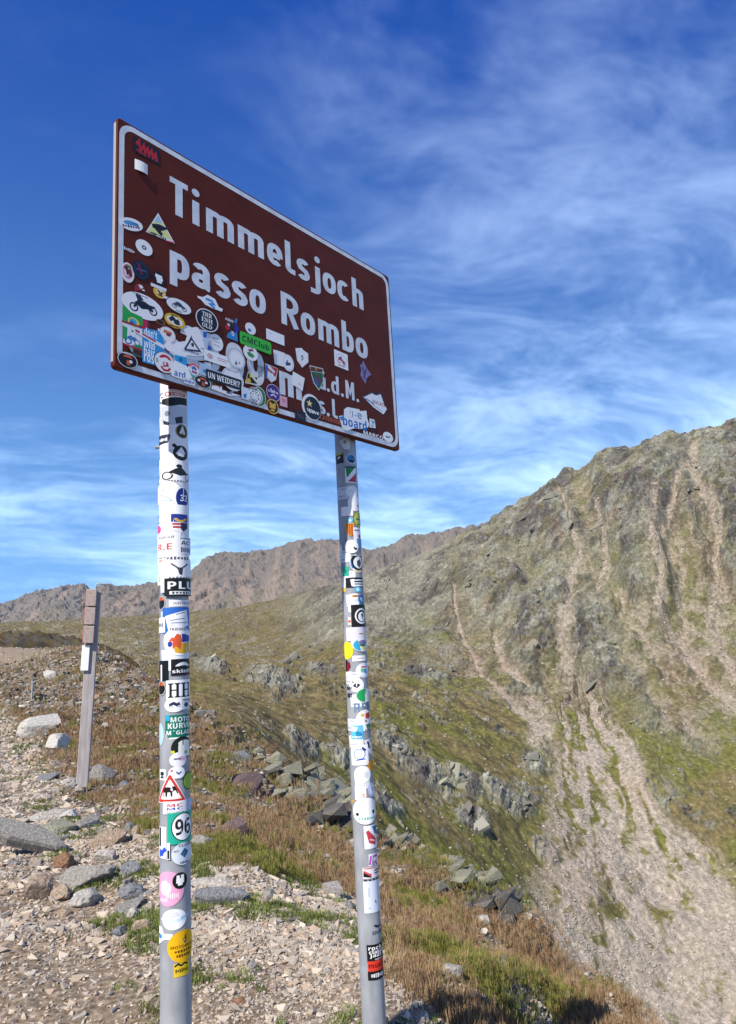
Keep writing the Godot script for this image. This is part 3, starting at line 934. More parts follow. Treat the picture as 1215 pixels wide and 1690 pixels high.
# one printed shape -> triangles in the sticker's own -1..1 space
func shape(e: PackedStringArray, aspect: float) -> PackedVector2Array:
	var out := PackedVector2Array()
	var k := e[0]
	if k == "p" or k == "k":
		var pts := PackedVector2Array()
		for s in e.slice(2 if k == "p" else 3):
			var xy := s.split(",")
			pts.append(Vector2(float(xy[0]), float(xy[1])))
		if k == "p":
			return fill(pts)
		for i in pts.size():
			pts[i].x *= aspect
		out = ribbon(pts, float(e[2]) * 2.0)
		for i in out.size():
			out[i].x /= aspect
		return out
	var cx := float(e[2])
	var cy := float(e[3])
	var hx := float(e[4])
	var hy := float(e[5])
	match k:
		"o":
			return fill(ellipse(cx, cy, hx, hy))
		"r":
			return fill(PackedVector2Array([Vector2(cx - hx, cy - hy), Vector2(cx + hx, cy - hy), Vector2(cx + hx, cy + hy), Vector2(cx - hx, cy + hy)]))
		"R":
			var b := PackedVector2Array()
			var rr := 0.35
			for q in [[1, 1, 0], [-1, 1, 90], [-1, -1, 180], [1, -1, 270]]:
				b.append_array(ellipse(cx + q[0] * (hx - rr * hy / aspect), cy + q[1] * (hy - rr * hy), rr * hy / aspect, rr * hy, q[2], q[2] + 90.0, 5))
			return fill(b)
		"t":
			return fill(PackedVector2Array([Vector2(cx - hx, cy - hy), Vector2(cx + hx, cy - hy), Vector2(cx + hx * 0.06, cy + hy), Vector2(cx - hx * 0.06, cy + hy)]))
		"s":
			return fill(PackedVector2Array([Vector2(cx - hx, cy + hy), Vector2(cx + hx, cy + hy), Vector2(cx + hx * 0.98, cy - hy * 0.2), Vector2(cx + hx * 0.7, cy - hy * 0.7), Vector2(cx, cy - hy), Vector2(cx - hx * 0.7, cy - hy * 0.7), Vector2(cx - hx * 0.98, cy - hy * 0.2)]))
		"g":
			var w := float(e[6])
			var a := ellipse(cx, cy, hx, hy)
			var b2 := ellipse(cx, cy, hx * (1.0 - w), hy * (1.0 - w))
			for i in a.size():
				var j := (i + 1) % a.size()
				for v in [a[i], a[j], b2[i], b2[i], a[j], b2[j]]:
					out.append(v)
		"a":
			var arc := ellipse(cx, cy, hx, hy, float(e[6]), float(e[7]), 20)
			return fill(arc)
		"z":
			# print too small to read: a row of short marks
			var marks := 7
			for i in marks:
				var hh := hy * (0.55 + 0.45 * absf(sin(i * 2.3 + cx * 7.0 + hx * 5.0)))
				var x0 := cx - hx + 2.0 * hx * i / marks
				var x1 := x0 + 1.3 * hx / marks
				for v in [Vector2(x0, cy - hh), Vector2(x1, cy - hh), Vector2(x1, cy + hh), Vector2(x0, cy - hh), Vector2(x1, cy + hh), Vector2(x0, cy + hh)]:
					out.append(v)
		"x":
			var f := e[7] if e.size() > 7 else ""
			for v in word(e[6].replace("_", " "), f):
				out.append(Vector2(cx + v.x * hx, cy + v.y * hy))
	return out

# cut triangles into upright strips so that they can follow the post
func strips(tri: PackedVector2Array, w: float) -> PackedVector2Array:
	var out := PackedVector2Array()
	for i in range(0, tri.size(), 3):
		var lo := minf(tri[i].x, minf(tri[i + 1].x, tri[i + 2].x))
		var hi := maxf(tri[i].x, maxf(tri[i + 1].x, tri[i + 2].x))
		if hi - lo <= w:
			out.append_array(tri.slice(i, i + 3))
			continue
		for k in range(int(floor(lo / w)), int(ceil(hi / w))):
			var poly: Array = [tri[i], tri[i + 1], tri[i + 2]]
			for side in 2:
				var x0 := (k + side) * w
				var sgn := 1.0 if side == 0 else -1.0
				var cut: Array = []
				for q in poly.size():
					var a: Vector2 = poly[q]
					var b: Vector2 = poly[(q + 1) % poly.size()]
					var da := (a.x - x0) * sgn
					var db := (b.x - x0) * sgn
					if da >= 0.0:
						cut.append(a)
					if da * db < 0.0:
						cut.append(a.lerp(b, da / (da - db)))
				poly = cut
				if poly.size() < 3:
					break
			for q in range(1, poly.size() - 1):
				out.append(poly[0])
				out.append(poly[q])
				out.append(poly[q + 1])
	return out

func sticker(parent: Node3D, on: int, u: float, v: float, hw: float, hh: float, turn: float, els: String, label := "") -> void:
	var reach := Rect2(u - hw, v - hh, hw * 2.0, hh * 2.0)
	var level := 0
	for o in laid[on]:
		if o[0].intersects(reach):
			level = maxi(level, o[1] + 1)
	laid[on].append([reach, level])
	var base := 0.0012 + level * 0.00032
	var pts := PackedVector3Array()
	var cols := PackedColorArray()
	var rot := deg_to_rad(turn)
	var step := 0
	var here := Vector3.ZERO
	for el in els.split(";"):
		var e := el.split(" ", false)
		var tri := shape(e, hw / hh)
		var col := Color.html(e[1]).srgb_to_linear()
		for i in tri.size():
			tri[i] = Vector2(tri[i].x * hw, tri[i].y * hh).rotated(rot) + Vector2(u, v)
		var off := base + step * 0.00003
		step += 1
		if on > 0:
			tri = strips(tri, 0.006)
		for i in range(0, tri.size(), 3):
			var a := tri[i]
			var b := tri[i + 1]
			var c := tri[i + 2]
			if absf((b - a).cross(c - a)) < 1e-11:
				continue
			if (b - a).cross(c - a) > 0.0:
				var sw := b
				b = c
				c = sw
			for p in [a, b, c]:
				if on == 0:
					pts.append(Vector3(p.x, p.y, off))
				else:
					var ang: float = p.x / POST_R
					pts.append(Vector3(sin(ang) * (POST_R + off), p.y, cos(ang) * (POST_R + off)))
				cols.append(col)
	if pts.is_empty():
		return
	var o := obj("sticker", faces(pts, PackedInt32Array(), cols), mats.sticker, parent)
	if label != "":
		o.set_meta("label", label)

# ------------------------------------------------------------------ lettering of the sign, drawn with a constant stroke
func arc(cx: float, cy: float, rx: float, ry: float, a0: float, a1: float, n := 16, e := 2.5) -> PackedVector2Array:
	var p := PackedVector2Array()
	for i in n + 1:
		var a := deg_to_rad(lerpf(a0, a1, float(i) / n))
		var c := cos(a)
		var s := sin(a)
		p.append(Vector2(cx + rx * signf(c) * pow(absf(c), 2.0 / e), cy + ry * signf(s) * pow(absf(s), 2.0 / e)))
	return p

func line(flat: Array) -> PackedVector2Array:
	var p := PackedVector2Array()
	for i in range(0, flat.size(), 2):
		p.append(Vector2(flat[i], flat[i + 1]))
	return p

# strokes of a letter between x0 and x1 on baseline y: x = x-height, c = cap height, w = stroke
func strokes(ch: String, x0: float, x1: float, y: float, x: float, c: float, w: float) -> Array:
	var h := w * 0.5
	var l := x0 + h
	var r := x1 - h
	var m := (x0 + x1) * 0.5
	var rx := (r - l) * 0.5
	var rm := x * 0.5 - h
	var out: Array = []
	match ch:
		"T":
			out = [line([x0, y + c - h, x1, y + c - h]), line([m, y + c - w, m, y])]
		"i":
			out = [line([m, y, m, y + x]), ["dot", m, y + c - h * 1.05, h * 1.12]]
		".":
			out = [["dot", m, y + h * 1.0, h * 1.05]]
		"l":
			var p := line([l, y + c, l, y + w * 1.1])
			p.append_array(arc(l + w * 0.75, y + w * 1.1, w * 0.75, w * 0.6, 180, 270, 6, 2.0))
			p.append(Vector2(x1, y + h))
			out = [p]
		"m":
			var q := (r - l) * 0.5
			out = [line([l, y, l, y + x])]
			for k in 2:
				var a := l + q * k
				var p := arc(a + q * 0.5, y + x - h - q * 0.42, q * 0.5, q * 0.42, 180, 0, 12, 2.3)
				p.append(Vector2(a + q, y))
				out.append(p)
		"h", "n":
			var p := arc(m, y + x - h - rx * 0.75, rx, rx * 0.75, 180, 0, 14, 2.4)
			p.append(Vector2(r, y))
			out = [line([l, y, l, y + (c if ch == "h" else x)]), p]
		"o":
			out = [["ring", arc(m, y + x * 0.5, rx, rm, 0, 360, 36)]]
		"0":
			out = [["ring", arc(m, y + c * 0.5, rx, c * 0.5 - h, 0, 360, 36)]]
		"c":
			out = [arc(m, y + x * 0.5, rx, rm, 48, 312, 26)]
		"e":
			var p := line([l + h * 0.6, y + x * 0.46, r, y + x * 0.46])
			out = [p, arc(m, y + x * 0.5, rx, rm, -6, 312, 30)]
		"s":
			var q := (x - w) * 0.25
			var p := arc(m, y + x - h - q, rx, q, 32, 180, 10, 2.1)
			p.append_array(PackedVector2Array([Vector2(l + rx * 0.35, y + x * 0.5 + q * 0.28), Vector2(r - rx * 0.35, y + x * 0.5 - q * 0.28)]))
			p.append_array(arc(m, y + h + q, rx, q, 0, -148, 10, 2.1))
			out = [p]
		"j":
			var p := line([r, y + x, r, y - w * 0.55])
			p.append_array(arc(r - w * 0.8, y - w * 0.55, w * 0.8, w * 0.62, 0, -90, 6, 2.0))
			p.append(Vector2(x0, y - w * 1.17))
			out = [p, ["dot", r, y + c - h * 1.05, h * 1.12]]
		"p":
			out = [line([l, y - (c - x) * 0.72, l, y + x]), arc(m, y + x * 0.5, rx, rm, 128, -128, 28)]
		"d":
			out = [line([r, y, r, y + c]), arc(m, y + x * 0.5, rx, rm, 52, 308, 28)]
		"b":
			out = [line([l, y, l, y + c]), arc(m, y + x * 0.5, rx, rm, 128, -128, 28)]
		"a":
			var s := r - w * 0.28
			var p := arc((l + s) * 0.5, y + x - h - x * 0.22, (s - l) * 0.5, x * 0.22, 150, 0, 12, 2.2)
			p.append_array(line([s, y + w * 0.8]))
			p.append_array(arc(s + w * 0.5, y + w * 0.8, w * 0.5, w * 0.4, 180, 270, 5, 2.0))
			out = [p, ["ring", arc((l + s) * 0.5, y + x * 0.295, (s - l) * 0.5, x * 0.295 - h, 0, 360, 28, 2.3)]]
		"u":
			var p := line([l, y + x])
			p.append_array(arc(m, y + h + rx * 0.7, rx, rx * 0.7, 180, 360, 14, 2.4))
			out = [p, line([r, y, r, y + x]), ["dot", l + w * 0.3, y + c - h, h], ["dot", r - w * 0.3, y + c - h, h]]
		"R":
			var ry := c * 0.27 - h * 0.5
			var p := line([l, y + c - h])
			p.append_array(arc(r - ry * 1.1, y + c - h - ry, ry * 1.1, ry, 90, -90, 14, 2.3))
			p.append(Vector2(l, y + c - h - ry * 2.0))
			out = [line([l, y, l, y + c]), p, line([m - w * 0.1, y + c - h - ry * 2.0, r, y])]
		"M":
			out = [line([l, y, l, y + c]), line([r, y, r, y + c]), line([l, y + c - h * 0.4, m, y + c * 0.32, r, y + c - h * 0.4])]
		"9":
			var q := c * 0.30
			var p := line([x0 + w * 0.4, y + h])
			p.append_array(arc(m - w * 0.2, y + q + h, rx + w * 0.2, q, -90, 0, 10, 2.3))
			p.append_array(arc(m, y + c - h - q, rx, q, 0, 360, 30, 2.4))
			out = [p]
		"2":
			var q := c * 0.27
			var p := arc(m, y + c - h - q, rx, q, 165, -30, 16, 2.2)
			p.append_array(line([l, y + h, x1, y + h]))
			out = [p]
		"5":
			var q := c * 0.28
			var p := line([r, y + c - h, l, y + c - h, l, y + c * 0.55])
			p.append_array(arc(m, y + h + q, rx, q, 120, -150, 18, 2.2))
			out = [p]
	return out

func letter(parent: Node3D, ch: String, x0: float, x1: float, y: float, x: float, c: float, w: float) -> void:
	var pts := PackedVector3Array()
	var k := 0
	# upright strokes are broader than level ones: draw in a space stretched upwards, then flatten
	var k_y := 1.42
	for s in strokes(ch, x0, x1, y * k_y, x * k_y, c * k_y, w):
		var tri := PackedVector2Array()
		if s is Array and s[0] == "dot":
			tri = fill(ellipse(s[1], s[2], s[3], s[3] * 1.2, 0, 360, 18))
		elif s is Array:
			var ring: PackedVector2Array = s[1]
			ring.remove_at(ring.size() - 1)
			tri = ribbon(ring, w, true)
		else:
			tri = ribbon(s, w)
		for i in range(0, tri.size(), 3):
			var a := tri[i]
			var b := tri[i + 1]
			var d := tri[i + 2]
			if (b - a).cross(d - a) > 0.0:
				var sw := b
				b = d
				d = sw
			for p in [a, b, d]:
				pts.append(Vector3(p.x, p.y / k_y, 0.0005 + k * 0.00012))
		k += 1
	obj("letter", faces(pts), mats.letter, parent)

func round_rect(x0: float, y0: float, x1: float, y1: float, r: float) -> PackedVector2Array:
	var b := PackedVector2Array()
	for q in [[1, 1, 0], [-1, 1, 90], [-1, -1, 180], [1, -1, 270]]:
		var cx := x1 - r if q[0] > 0 else x0 + r
		var cy := y1 - r if q[1] > 0 else y0 + r
		b.append_array(ellipse(cx, cy, r, r, q[2], q[2] + 90.0, 7))
	return b

func road_sign() -> void:
	var base: Vector3 = (post_at[0] + post_at[1]) * 0.5 + Vector3(0, 0, 0)
	var sign_ := thing("road_sign", "large brown pass sign on two posts, both covered in stickers", "road sign", base)
	var s := Vector3(0.62356, 0, -0.78177)
	var n := Vector3(0.78177, 0, 0.62356)
	var panel := MeshInstance3D.new()
	panel.name = "panel"
	# panel space: x to the right along the face, y up, z out of the face
	panel.transform = Transform3D(Basis(s, Vector3.UP, n), Vector3(-0.792, EYE + 1.8562 - 0.9, -2.2077) - base)
	var x0 := -0.003
	var x1 := 1.545
	var y0 := -0.018
	var y1 := 0.904
	var outer := round_rect(x0, y0, x1, y1, 0.016)
	var inner := round_rect(x0 + 0.0025, y0 + 0.0025, x1 - 0.0025, y1 - 0.0025, 0.0135)
	var pts := PackedVector3Array()
	var m := outer.size()
	for i in m:
		var j := (i + 1) % m
		var a := Vector3(outer[i].x, outer[i].y, -0.0025)
		var b := Vector3(outer[j].x, outer[j].y, -0.0025)
		var a2 := Vector3(inner[i].x, inner[i].y, 0)
		var b2 := Vector3(inner[j].x, inner[j].y, 0)
		var a3 := Vector3(outer[i].x, outer[i].y, -0.022)
		var b3 := Vector3(outer[j].x, outer[j].y, -0.022)
		for v in [a2, b, a, a2, b2, b, a, b, a3, b, b3, a3]:
			pts.append(v)
	for i in Geometry2D.triangulate_polygon(inner):
		pts.append(Vector3(inner[i].x, inner[i].y, 0))
	for i in Geometry2D.triangulate_polygon(outer):
		pts.append(Vector3(outer[i].x, outer[i].y, -0.022))
	# every face outwards
	var mid := Vector3((x0 + x1) * 0.5, (y0 + y1) * 0.5, -0.017)
	for i in range(0, pts.size(), 3):
		var nn := (pts[i + 1] - pts[i]).cross(pts[i + 2] - pts[i])
		if nn.dot((pts[i] + pts[i + 1] + pts[i + 2]) / 3.0 - mid) > 0.0:
			var sw := pts[i + 1]
			pts[i + 1] = pts[i + 2]
			pts[i + 2] = sw
	panel.mesh = faces(pts)
	panel.material_override = mats.panel
	sign_.add_child(panel, true)
	# white border line
	var bo := round_rect(x0 + 0.009, y0 + 0.009, x1 - 0.009, y1 - 0.008, 0.055)
	var bi := round_rect(x0 + 0.029, y0 + 0.030, x1 - 0.029, y1 - 0.028, 0.038)
	var bp := PackedVector3Array()
	for i in bo.size():
		var j := (i + 1) % bo.size()
		for v in [bo[i], bi[i], bo[j], bo[j], bi[i], bi[j]]:
			bp.append(Vector3(v.x, v.y, 0.0005))
	obj("border", faces(bp), mats.letter, panel)
	# first line
	var w := 0.0325
	for q in [["T", .213, .294], ["i", .311, .349], ["m", .378, .515], ["m", .536, .675], ["e", .693, .783], ["l", .799, .858], ["s", .868, .949], ["j", .953, 1.018], ["o", 1.034, 1.124], ["c", 1.133, 1.222], ["h", 1.240, 1.322]]:
		letter(panel, q[0], q[1], q[2], .640, .098, .146, w)
	for q in [["p", .212, .298], ["a", .308, .401], ["s", .413, .492], ["s", .499, .580], ["o", .589, .677], ["R", .764, .868], ["o", .880, .970], ["m", .990, 1.127], ["b", 1.149, 1.232], ["o", 1.245, 1.335]]:
		letter(panel, q[0], q[1], q[2], .390, .099, .146, w)
	for q in [["2", .255, .335], ["5", .355, .435], ["0", .462, .552], ["9", .568, .657], ["m", .740, .868]]:
		letter(panel, q[0], q[1], q[2], .076, .100, .146, w)
	for q in [["u", .964, 1.022], [".", 1.030, 1.046], ["d", 1.058, 1.110], [".", 1.124, 1.140], ["M", 1.156, 1.217], [".", 1.231, 1.248]]:
		letter(panel, q[0], q[1], q[2], .160, .058, .086, .0185)
	for q in [["s", .968, 1.014], [".", 1.022, 1.038], ["l", 1.058, 1.094], [".", 1.106, 1.122], ["m", 1.140, 1.215]]:
		letter(panel, q[0], q[1], q[2], .046, .058, .086, .0185)
	sticker(panel, 0, .207, .133, .067, .033, 0, "p e8eaee -.682,1.115 -.075,1.095 .624,.4 1.265,.959 1.339,-.605 .307,-1.092 -.381,-.528 -.644,.15")
	sticker(panel, 0, .177, .087, .056, .032, 0, "p dfe6ee -1.071,.568 0,.429 1.302,.383 1.298,-.493 .09,-1.095 -.893,-1.024;p 3a92c8 .091,.19 .923,.188 .829,-.294 .182,-.407")
	sticker(panel, 0, .249, .034, .063, .032, 0, "p e6e9ee -1.059,.553 .003,.859 1.193,.346 1.101,-.43 -.168,-.799 -.98,-.524")
	sticker(panel, 0, .083, .112, .057, .04, 0, "p e2e8ec -.828,.946 .588,.942 1.107,.045 1.021,-.896 -.408,-1.175 -.899,-.624;p 3f9ac4 .167,.075 .847,.043 .763,-.669 .086,-.74")
	sticker(panel, 0, .325, .122, .05, .029, 0, "p e4e7ec -.871,.538 .903,.631 1.008,-.326 -.006,-.832 -.879,-.941")
	sticker(panel, 0, .448, .072, .037, .028, 0, "p b8c8dc -1.304,.252 -.156,.577 1.003,-.101 .823,-.71 -.668,-.685")
	sticker(panel, 0, .114, .834, .054, .03, 0, "r 17121f 0 0 1 1;k b3202a .22 -.75,.1 -.55,.7 -.45,-.5 -.2,.5 -.1,-.3 .1,.3 .2,-.4 .4,.3 .5,-.4 .7,.1 .8,-.7;k b3202a .08 -.8,-.6 .0,-.75", "black strip with red script")
	sticker(panel, 0, .054, .516, .048, .023, 16, "o e9e9ec 0 0 1 1;o 4f97c8 -.1 .2 .5 .35;o 3b7db8 .35 .1 .3 .25;z 23386b 0 -.35 .75 .2;o a03040 .55 -.15 .08 .2", "white oval sticker with a blue figure")
	sticker(panel, 0, .167, .553, .06, .046, 0, "p e8e8ea -.069,1.258 -.904,-.839 1.114,-.687;p d9dd8f -.069,1.067 -.77,-.709 .926,-.526;p 9fc6dc -.061,1.072 -.329,.332 .219,.551;p 2f7a3c -.854,-.737 -.173,-.604 -.242,-.8;p b03038 .393,-.775 1.042,-.599 1.015,-.743 .436,-.876;k 20242c .167 -.474,-.069 0,.158 .438,.225 0,-.105 -.216,-.127 .043,-.343 .218,-.474;z 2a3550 .0 -.66 .55 .07", "triangular sticker with a winding road")
	sticker(panel, 0, .106, .451, .034, .028, 0, "o ebecee 0 0 1 1;o 2c4a5c 0 0 .28 .28;o dfe4e6 .0 0 .12 .12", "white oval sticker with small round emblem")
	sticker(panel, 0, .045, .417, .025, .01, 0, "z d6dce8 0 0 1 .6", "small white lettering")
	sticker(panel, 0, .043, .332, .025, .036, 0, "o e6dfe2 0 0 1 1;o c98d9a 0 .1 .75 .75;o e9d5d8 -.2 .1 .4 .5;k 5b2330 .16 -.5,.3 -.2,.5 .0,.0 .3,.2 .5,-.3;o 6a7c3c .2 .65 .35 .15", "pink oval sticker")
	sticker(panel, 0, .094, .36, .034, .035, 0, "o 141b30 0 0 1 1;k 3d4d74 .1 -.6,.0 .6,.1;k 7c2a3c .1 -.3,.6 .1,-.4;g 2d3858 0 0 .8 .8 .1", "dark navy round sticker")
	sticker(panel, 0, .166, .358, .027, .027, 0, "o 101318 0 0 1 1;k eeeeee .24 -.55,.3 .5,.25;k eeeeee .2 -.4,-.1 .6,-.05;k eeeeee .2 -.3,-.45 .45,-.4", "black oval sticker with white scrawl")
	sticker(panel, 0, .088, .293, .021, .016, 0, "p 8d2735 -.944,-1.219 -.839,.153 -.163,.888 .455,.619 .367,-.401;p e8e4e4 -.23,.676 .454,.826 .754,.301 .183,-.112;k ded8da .18 .5,-.2 1,-.2", "red and white bird shaped sticker")
	sticker(panel, 0, .169, .306, .026, .021, 0, "o e2b84a 0 0 1 1;o f3e6b8 .1 .1 .6 .5;k 5b3d20 .2 -.3,.3 .2,-.2 .5,.2;k 5b3d20 .16 -.2,-.4 .4,-.5", "yellow oval sticker")
	sticker(panel, 0, .165, .324, .032, .006, 0, "r e4e5e8 0 0 1 1", "narrow white strip")
	sticker(panel, 0, .2, .296, .015, .005, 0, "r dfe1e6 0 0 1 1")
	sticker(panel, 0, .102, .23, .082, .045, 0, "o ecedf0 0 0 1 1;g 1a2236 -.42 -.3 .21 .36 .32;g 1a2236 .5 -.12 .2 .34 .32;p 161c2e -.4,.1 -.2,.42 .12,.42 .3,.3 .62,.3 .45,.02 .2,-.12 -.05,-.25 -.2,-.1;p 1f2738 -.25,.35 -.36,.75 -.12,.8 .05,.5;k 161c2e .09 -.42,-.3 -.22,.3;k 161c2e .1 .5,-.12 .2,.0;o 232b40 -.24 .8 .1 .1;z 6e7686 -.1 .82 .35 .05", "large white oval sticker with a dark motorbike")
	sticker(panel, 0, .25, .283, .056, .028, 0, "o 14181f 0 0 1 1;o e6e8ea 0 0 .95 .93;k 4a5468 .2 -.4,-.1 -.1,.35 .2,.1 .45,-.1;g 4a5468 -.36 -.18 .2 .3 .3;g 4a5468 .4 -.2 .2 .3 .3;o 3a4354 .0 .2 .25 .3;z 808896 0 -.72 .25 .12", "white oval sticker with a grey motorbike")
	sticker(panel, 0, .064, .16, .04, .038, 0, "p 25a04a -.977,1.132 -.862,1.294 -.244,.867 .841,.781 1.212,-.055 -.999,-.26;o e2cf4e .05 .0 .55 .42;o 3aa7c9 .0 .02 .36 .3;o 1f4fa8 -.12 -.15 .22 .16;p 9c2030 -1.023,-.186 1.089,-.122 1.065,-.323 -1.056,-.374", "green and yellow flag sticker with blue disc")
	sticker(panel, 0, .115, .166, .014, .016, 0, "r bf1f49 0 0 1 1;r 4a2036 .7 0 .3 1", "crimson square sticker")
	sticker(panel, 0, .172, .196, .018, .01, 0, "o 241a16 0 0 1 1;g c27438 0 0 1 1 .15")
	sticker(panel, 0, .232, .22, .044, .027, 0, "o d8ae2e 0 0 1 1;o e8e4d6 0 .02 .8 .6;k 1c2230 .26 -.5,-.1 -.2,.35 .1,-.1 .4,.2;o 1c2230 .2 -.25 .3 .2;z 3b3210 0 .78 .35 .12;z 3b3210 0 -.78 .5 .13", "yellow oval sticker with a black and white rider")
	sticker(panel, 0, .201, .158, .034, .029, 0, "o e8e6e8 0 0 1 1;g c7a0a6 0 0 .98 .98 .06;p b0302a -.5,.15 -.4,.55 .45,.5 .55,.1 .2,.15;r e0a040 0 .38 .35 .08;o 6a3040 .1 .0 .3 .16", "white round sticker with a red and orange truck")
	sticker(panel, 0, .064, .101, .045, .035, 0, "p dfe5ea -.886,1.282 .756,1.066 .848,-.773 -.819,-.823;p 2e9a5a -.884,.972 -.473,.895 -.515,-.43 -.843,-.314;g 2a5d9a -.4 -.4 .3 .34 .35;g 2a5d9a .35 -.3 .25 .3 .3;p 3c7ab8 -.5,.0 -.2,.25 .3,.1 .1,-.3;o e4e4e6 .0 .45 .22 .3;o b03848 .3 .7 .1 .1;o 2a8a5c -.05 .72 .1 .1;p 2c8f58 -.1,-.64 .761,-.428 .763,-.831;p b02a34 -.87,-.757 .827,-.807 .806,-1.041 -.879,-.945;z 1c5a38 .3 -.78 .35 .1", "white and green sticker with a blue racing motorbike")
	sticker(panel, 0, .069, .05, .035, .021, 0, "p 4a4f45 -.667,.707 .916,.56 .946,-.374 -.131,-.523;p 93a59a -.602,.906 .065,.555 -.267,.076;k 2b2622 .291 -.135,.35 .835,.204;p 7f2a24 .536,.476 .916,.497 .917,.139")
	sticker(panel, 0, .132, .092, .051, .068, 0, "p 2796d2 -.387,.91 .632,.992 .978,.735 1.077,.315 1.68,.112 1.675,-.775 .68,-.918 -.641,-.936 -.652,.745;x f2f4f6 .0 .72 .5 .22 don't;x f2f4f6 -.1 .1 .42 .22 wild;x f2f4f6 -.1 -.28 .42 .22 hair;x f2f4f6 -.12 -.66 .4 .2 ros;p 1b5f96 1.276,.021 1.527,.009 1.375,-.297;o 1f6fa8 .85 .2 .08 .06", "bright blue sticker with bold white words")
	sticker(panel, 0, .137, .123, .079, .015, 0, "p e8e9ec -.858,1.071 -.647,.901 1.156,-1.313 1.22,-2.569 .991,-2.014 -.857,.206;k b23048 .288 -.827,.688 -.616,.458;k b23048 .233 -.494,.368 .188,-.435;k 7c2a54 .417 .634,-1.366 .893,-1.714", "long white strip with red marks")
	sticker(panel, 0, .249, .127, .064, .052, 0, "p edeef0 -1.059,-.308 -.737,.171 -.331,-.034 .337,.309 .687,1.645 1.21,1.949 1.247,1.355 1.723,.458 1.807,.067 1.188,-.25 -.003,-.544 -.739,-.545", "white torn sticker patch")
	sticker(panel, 0, .304, .194, .036, .039, 0, "p e9eaee -1.044,.116 -.295,.595 .459,.327 1.158,.792 1.228,.308 .603,-.382 1.513,-1.372 .584,-1.882 -1.353,-1.935 -.309,-.775;k 50566a .074 -.765,-1.768 -.079,-.335 .589,-1.508 -.765,-1.768", "white figure shaped sticker")
	sticker(panel, 0, .304, .149, .04, .032, 0, "p e4e6ec -1.031,-.96 -.061,1.005 1.046,-.44;k 2e3444 .105 -.828,-.794 -.063,.808 .863,-.371 -.828,-.794;o 1d2230 .05 .1 .16 .24;z 3d4458 0 -.78 .75 .09", "white triangular warning sticker")
	sticker(panel, 0, .346, .176, .034, .046, 0, "p b9c6da -.726,.984 .69,1.057 .926,.21 .736,-.781 -.255,-.371;p 2456b4 .234,.917 .739,.994 .678,.471 .259,.48;p 2456b4 .835,-.074 1.342,-.141 1.25,-.458 .794,-.431;k e8e9ee .273 -.726,.984 -.242,.364 .074,-.507", "blue and pale grey torn sticker")
	sticker(panel, 0, .417, .196, .033, .033, 0, "o e6e8ea 0 0 1 1;k b5bcc8 .07 -.6,.4 .3,.5;k b5bcc8 .07 -.5,.1 .5,.1;k b5bcc8 .07 -.4,-.3 .5,-.4", "white oval sticker with faint script")
	sticker(panel, 0, .421, .131, .064, .021, 0, "r eceef1 0 0 1 1;g b04858 -.58 0 .2 .5 .2;x 9a2440 -.58 0 .12 .28 W;r c88a98 .35 .2 .42 .07;r c88a98 .3 -.15 .35 .06", "white strip with a round red monogram")
	sticker(panel, 0, .51, .156, .045, .043, 0, "o d4d9e0 0 0 1 1;g a9b2c0 0 0 .98 .98 .08;o e9ebee .05 0 .74 .74;p 4c5464 -.2,-.5 .0,-.1 .1,-.6;p 70788a .2,-.3 .4,-.4 .35,-.1;x 8890a0 0 -.82 .4 .07 CLUB", "pale grey round sticker with a thin rim")
	sticker(panel, 0, .583, .203, .038, .032, 0, "o eaebec 0 0 1 1;p 2f8f48 -.5,-.1 -.3,-.5 .3,-.6 .55,-.2 .2,.0 -.2,.1;p 5a2a30 -.4,.35 -.1,.1 .2,.3 .45,.2 .2,.5;o a04050 .2 .45 .25 .1;z b04a58 0 .72 .45 .08", "white round sticker with a green shape")
	sticker(panel, 0, .49, .07, .054, .046, 0, "o e4e7eb 0 0 1 1;g a0a8b4 0 .05 .9 .9 .05;z 9098a6 0 .7 .5 .08", "large plain white round sticker")
	sticker(panel, 0, .589, .101, .034, .029, 0, "p dcd8c2 -.507,.937 -1.026,-.984 1.175,-.672 .156,.794;p 14140f -.458,.635 -.872,-.797 .887,-.581;p dcae30 -.832,-.715 -.665,-.083 -.062,-.161 -.152,-.683;o e6d53c -.15 .35 .14 .3;k 2a2410 .12 -.1,.0 -.1,-.4", "black and yellow warning triangle sticker")
	sticker(panel, 0, .188, .051, .044, .039, 0, "o e9eaec 0 0 1 1;g 20242c -.02 -.02 1.0 1.0 .06;a c0252f .05 .12 .62 .62 20 160;o e9eaec .05 .05 .42 .42;p b8323a -.197,-.005 .268,.085 .385,-.286 -.14,-.45;o ecd9da .02 -.12 .12 .12;k c0252f .1 -.35,-.45 -.1,-.72 .3,-.68 .5,-.4;k 8fb0a0 .1 -.75,.2 -.7,-.2", "white round sticker with a red telephone")
	sticker(panel, 0, .044, .018, .039, .028, 0, "o 14141a 0 0 1 1;g e4e4e8 0 0 .96 .96 .07;a d4592a 0 .1 .5 .55 25 155;p d4592a -.1,.0 .1,.0 .25,-.6 -.1,-.55;o e8e8ea .3 -.1 .16 .2;z e4e4e8 0 .78 .55 .09", "black oval sticker with orange wedges")
	sticker(panel, 0, .249, .059, .033, .033, 0, "p 2a9cd6 -.554,1.194 .903,1.122 .974,-.083 -.482,-.35;p 16629e -.076,.764 .33,.954 .408,.546 .002,.357;o 16629e .2 -.1 .12 .1;p e6eaee -.952,1.146 .988,1.509 .903,1.122 -.475,1.003", "blue and white square sticker")
	sticker(panel, 0, .246, .029, .032, .029, 0, "p eceef0 -1.071,-.162 -.573,1.434 1.102,1.146 1.775,-.122 .918,-.698 -.91,-.671;x f4f5f7 -.35 .7 .3 .28 e;x 1c62b4 .1 -.1 .75 .42 ard", "blue and white word sticker cut short")
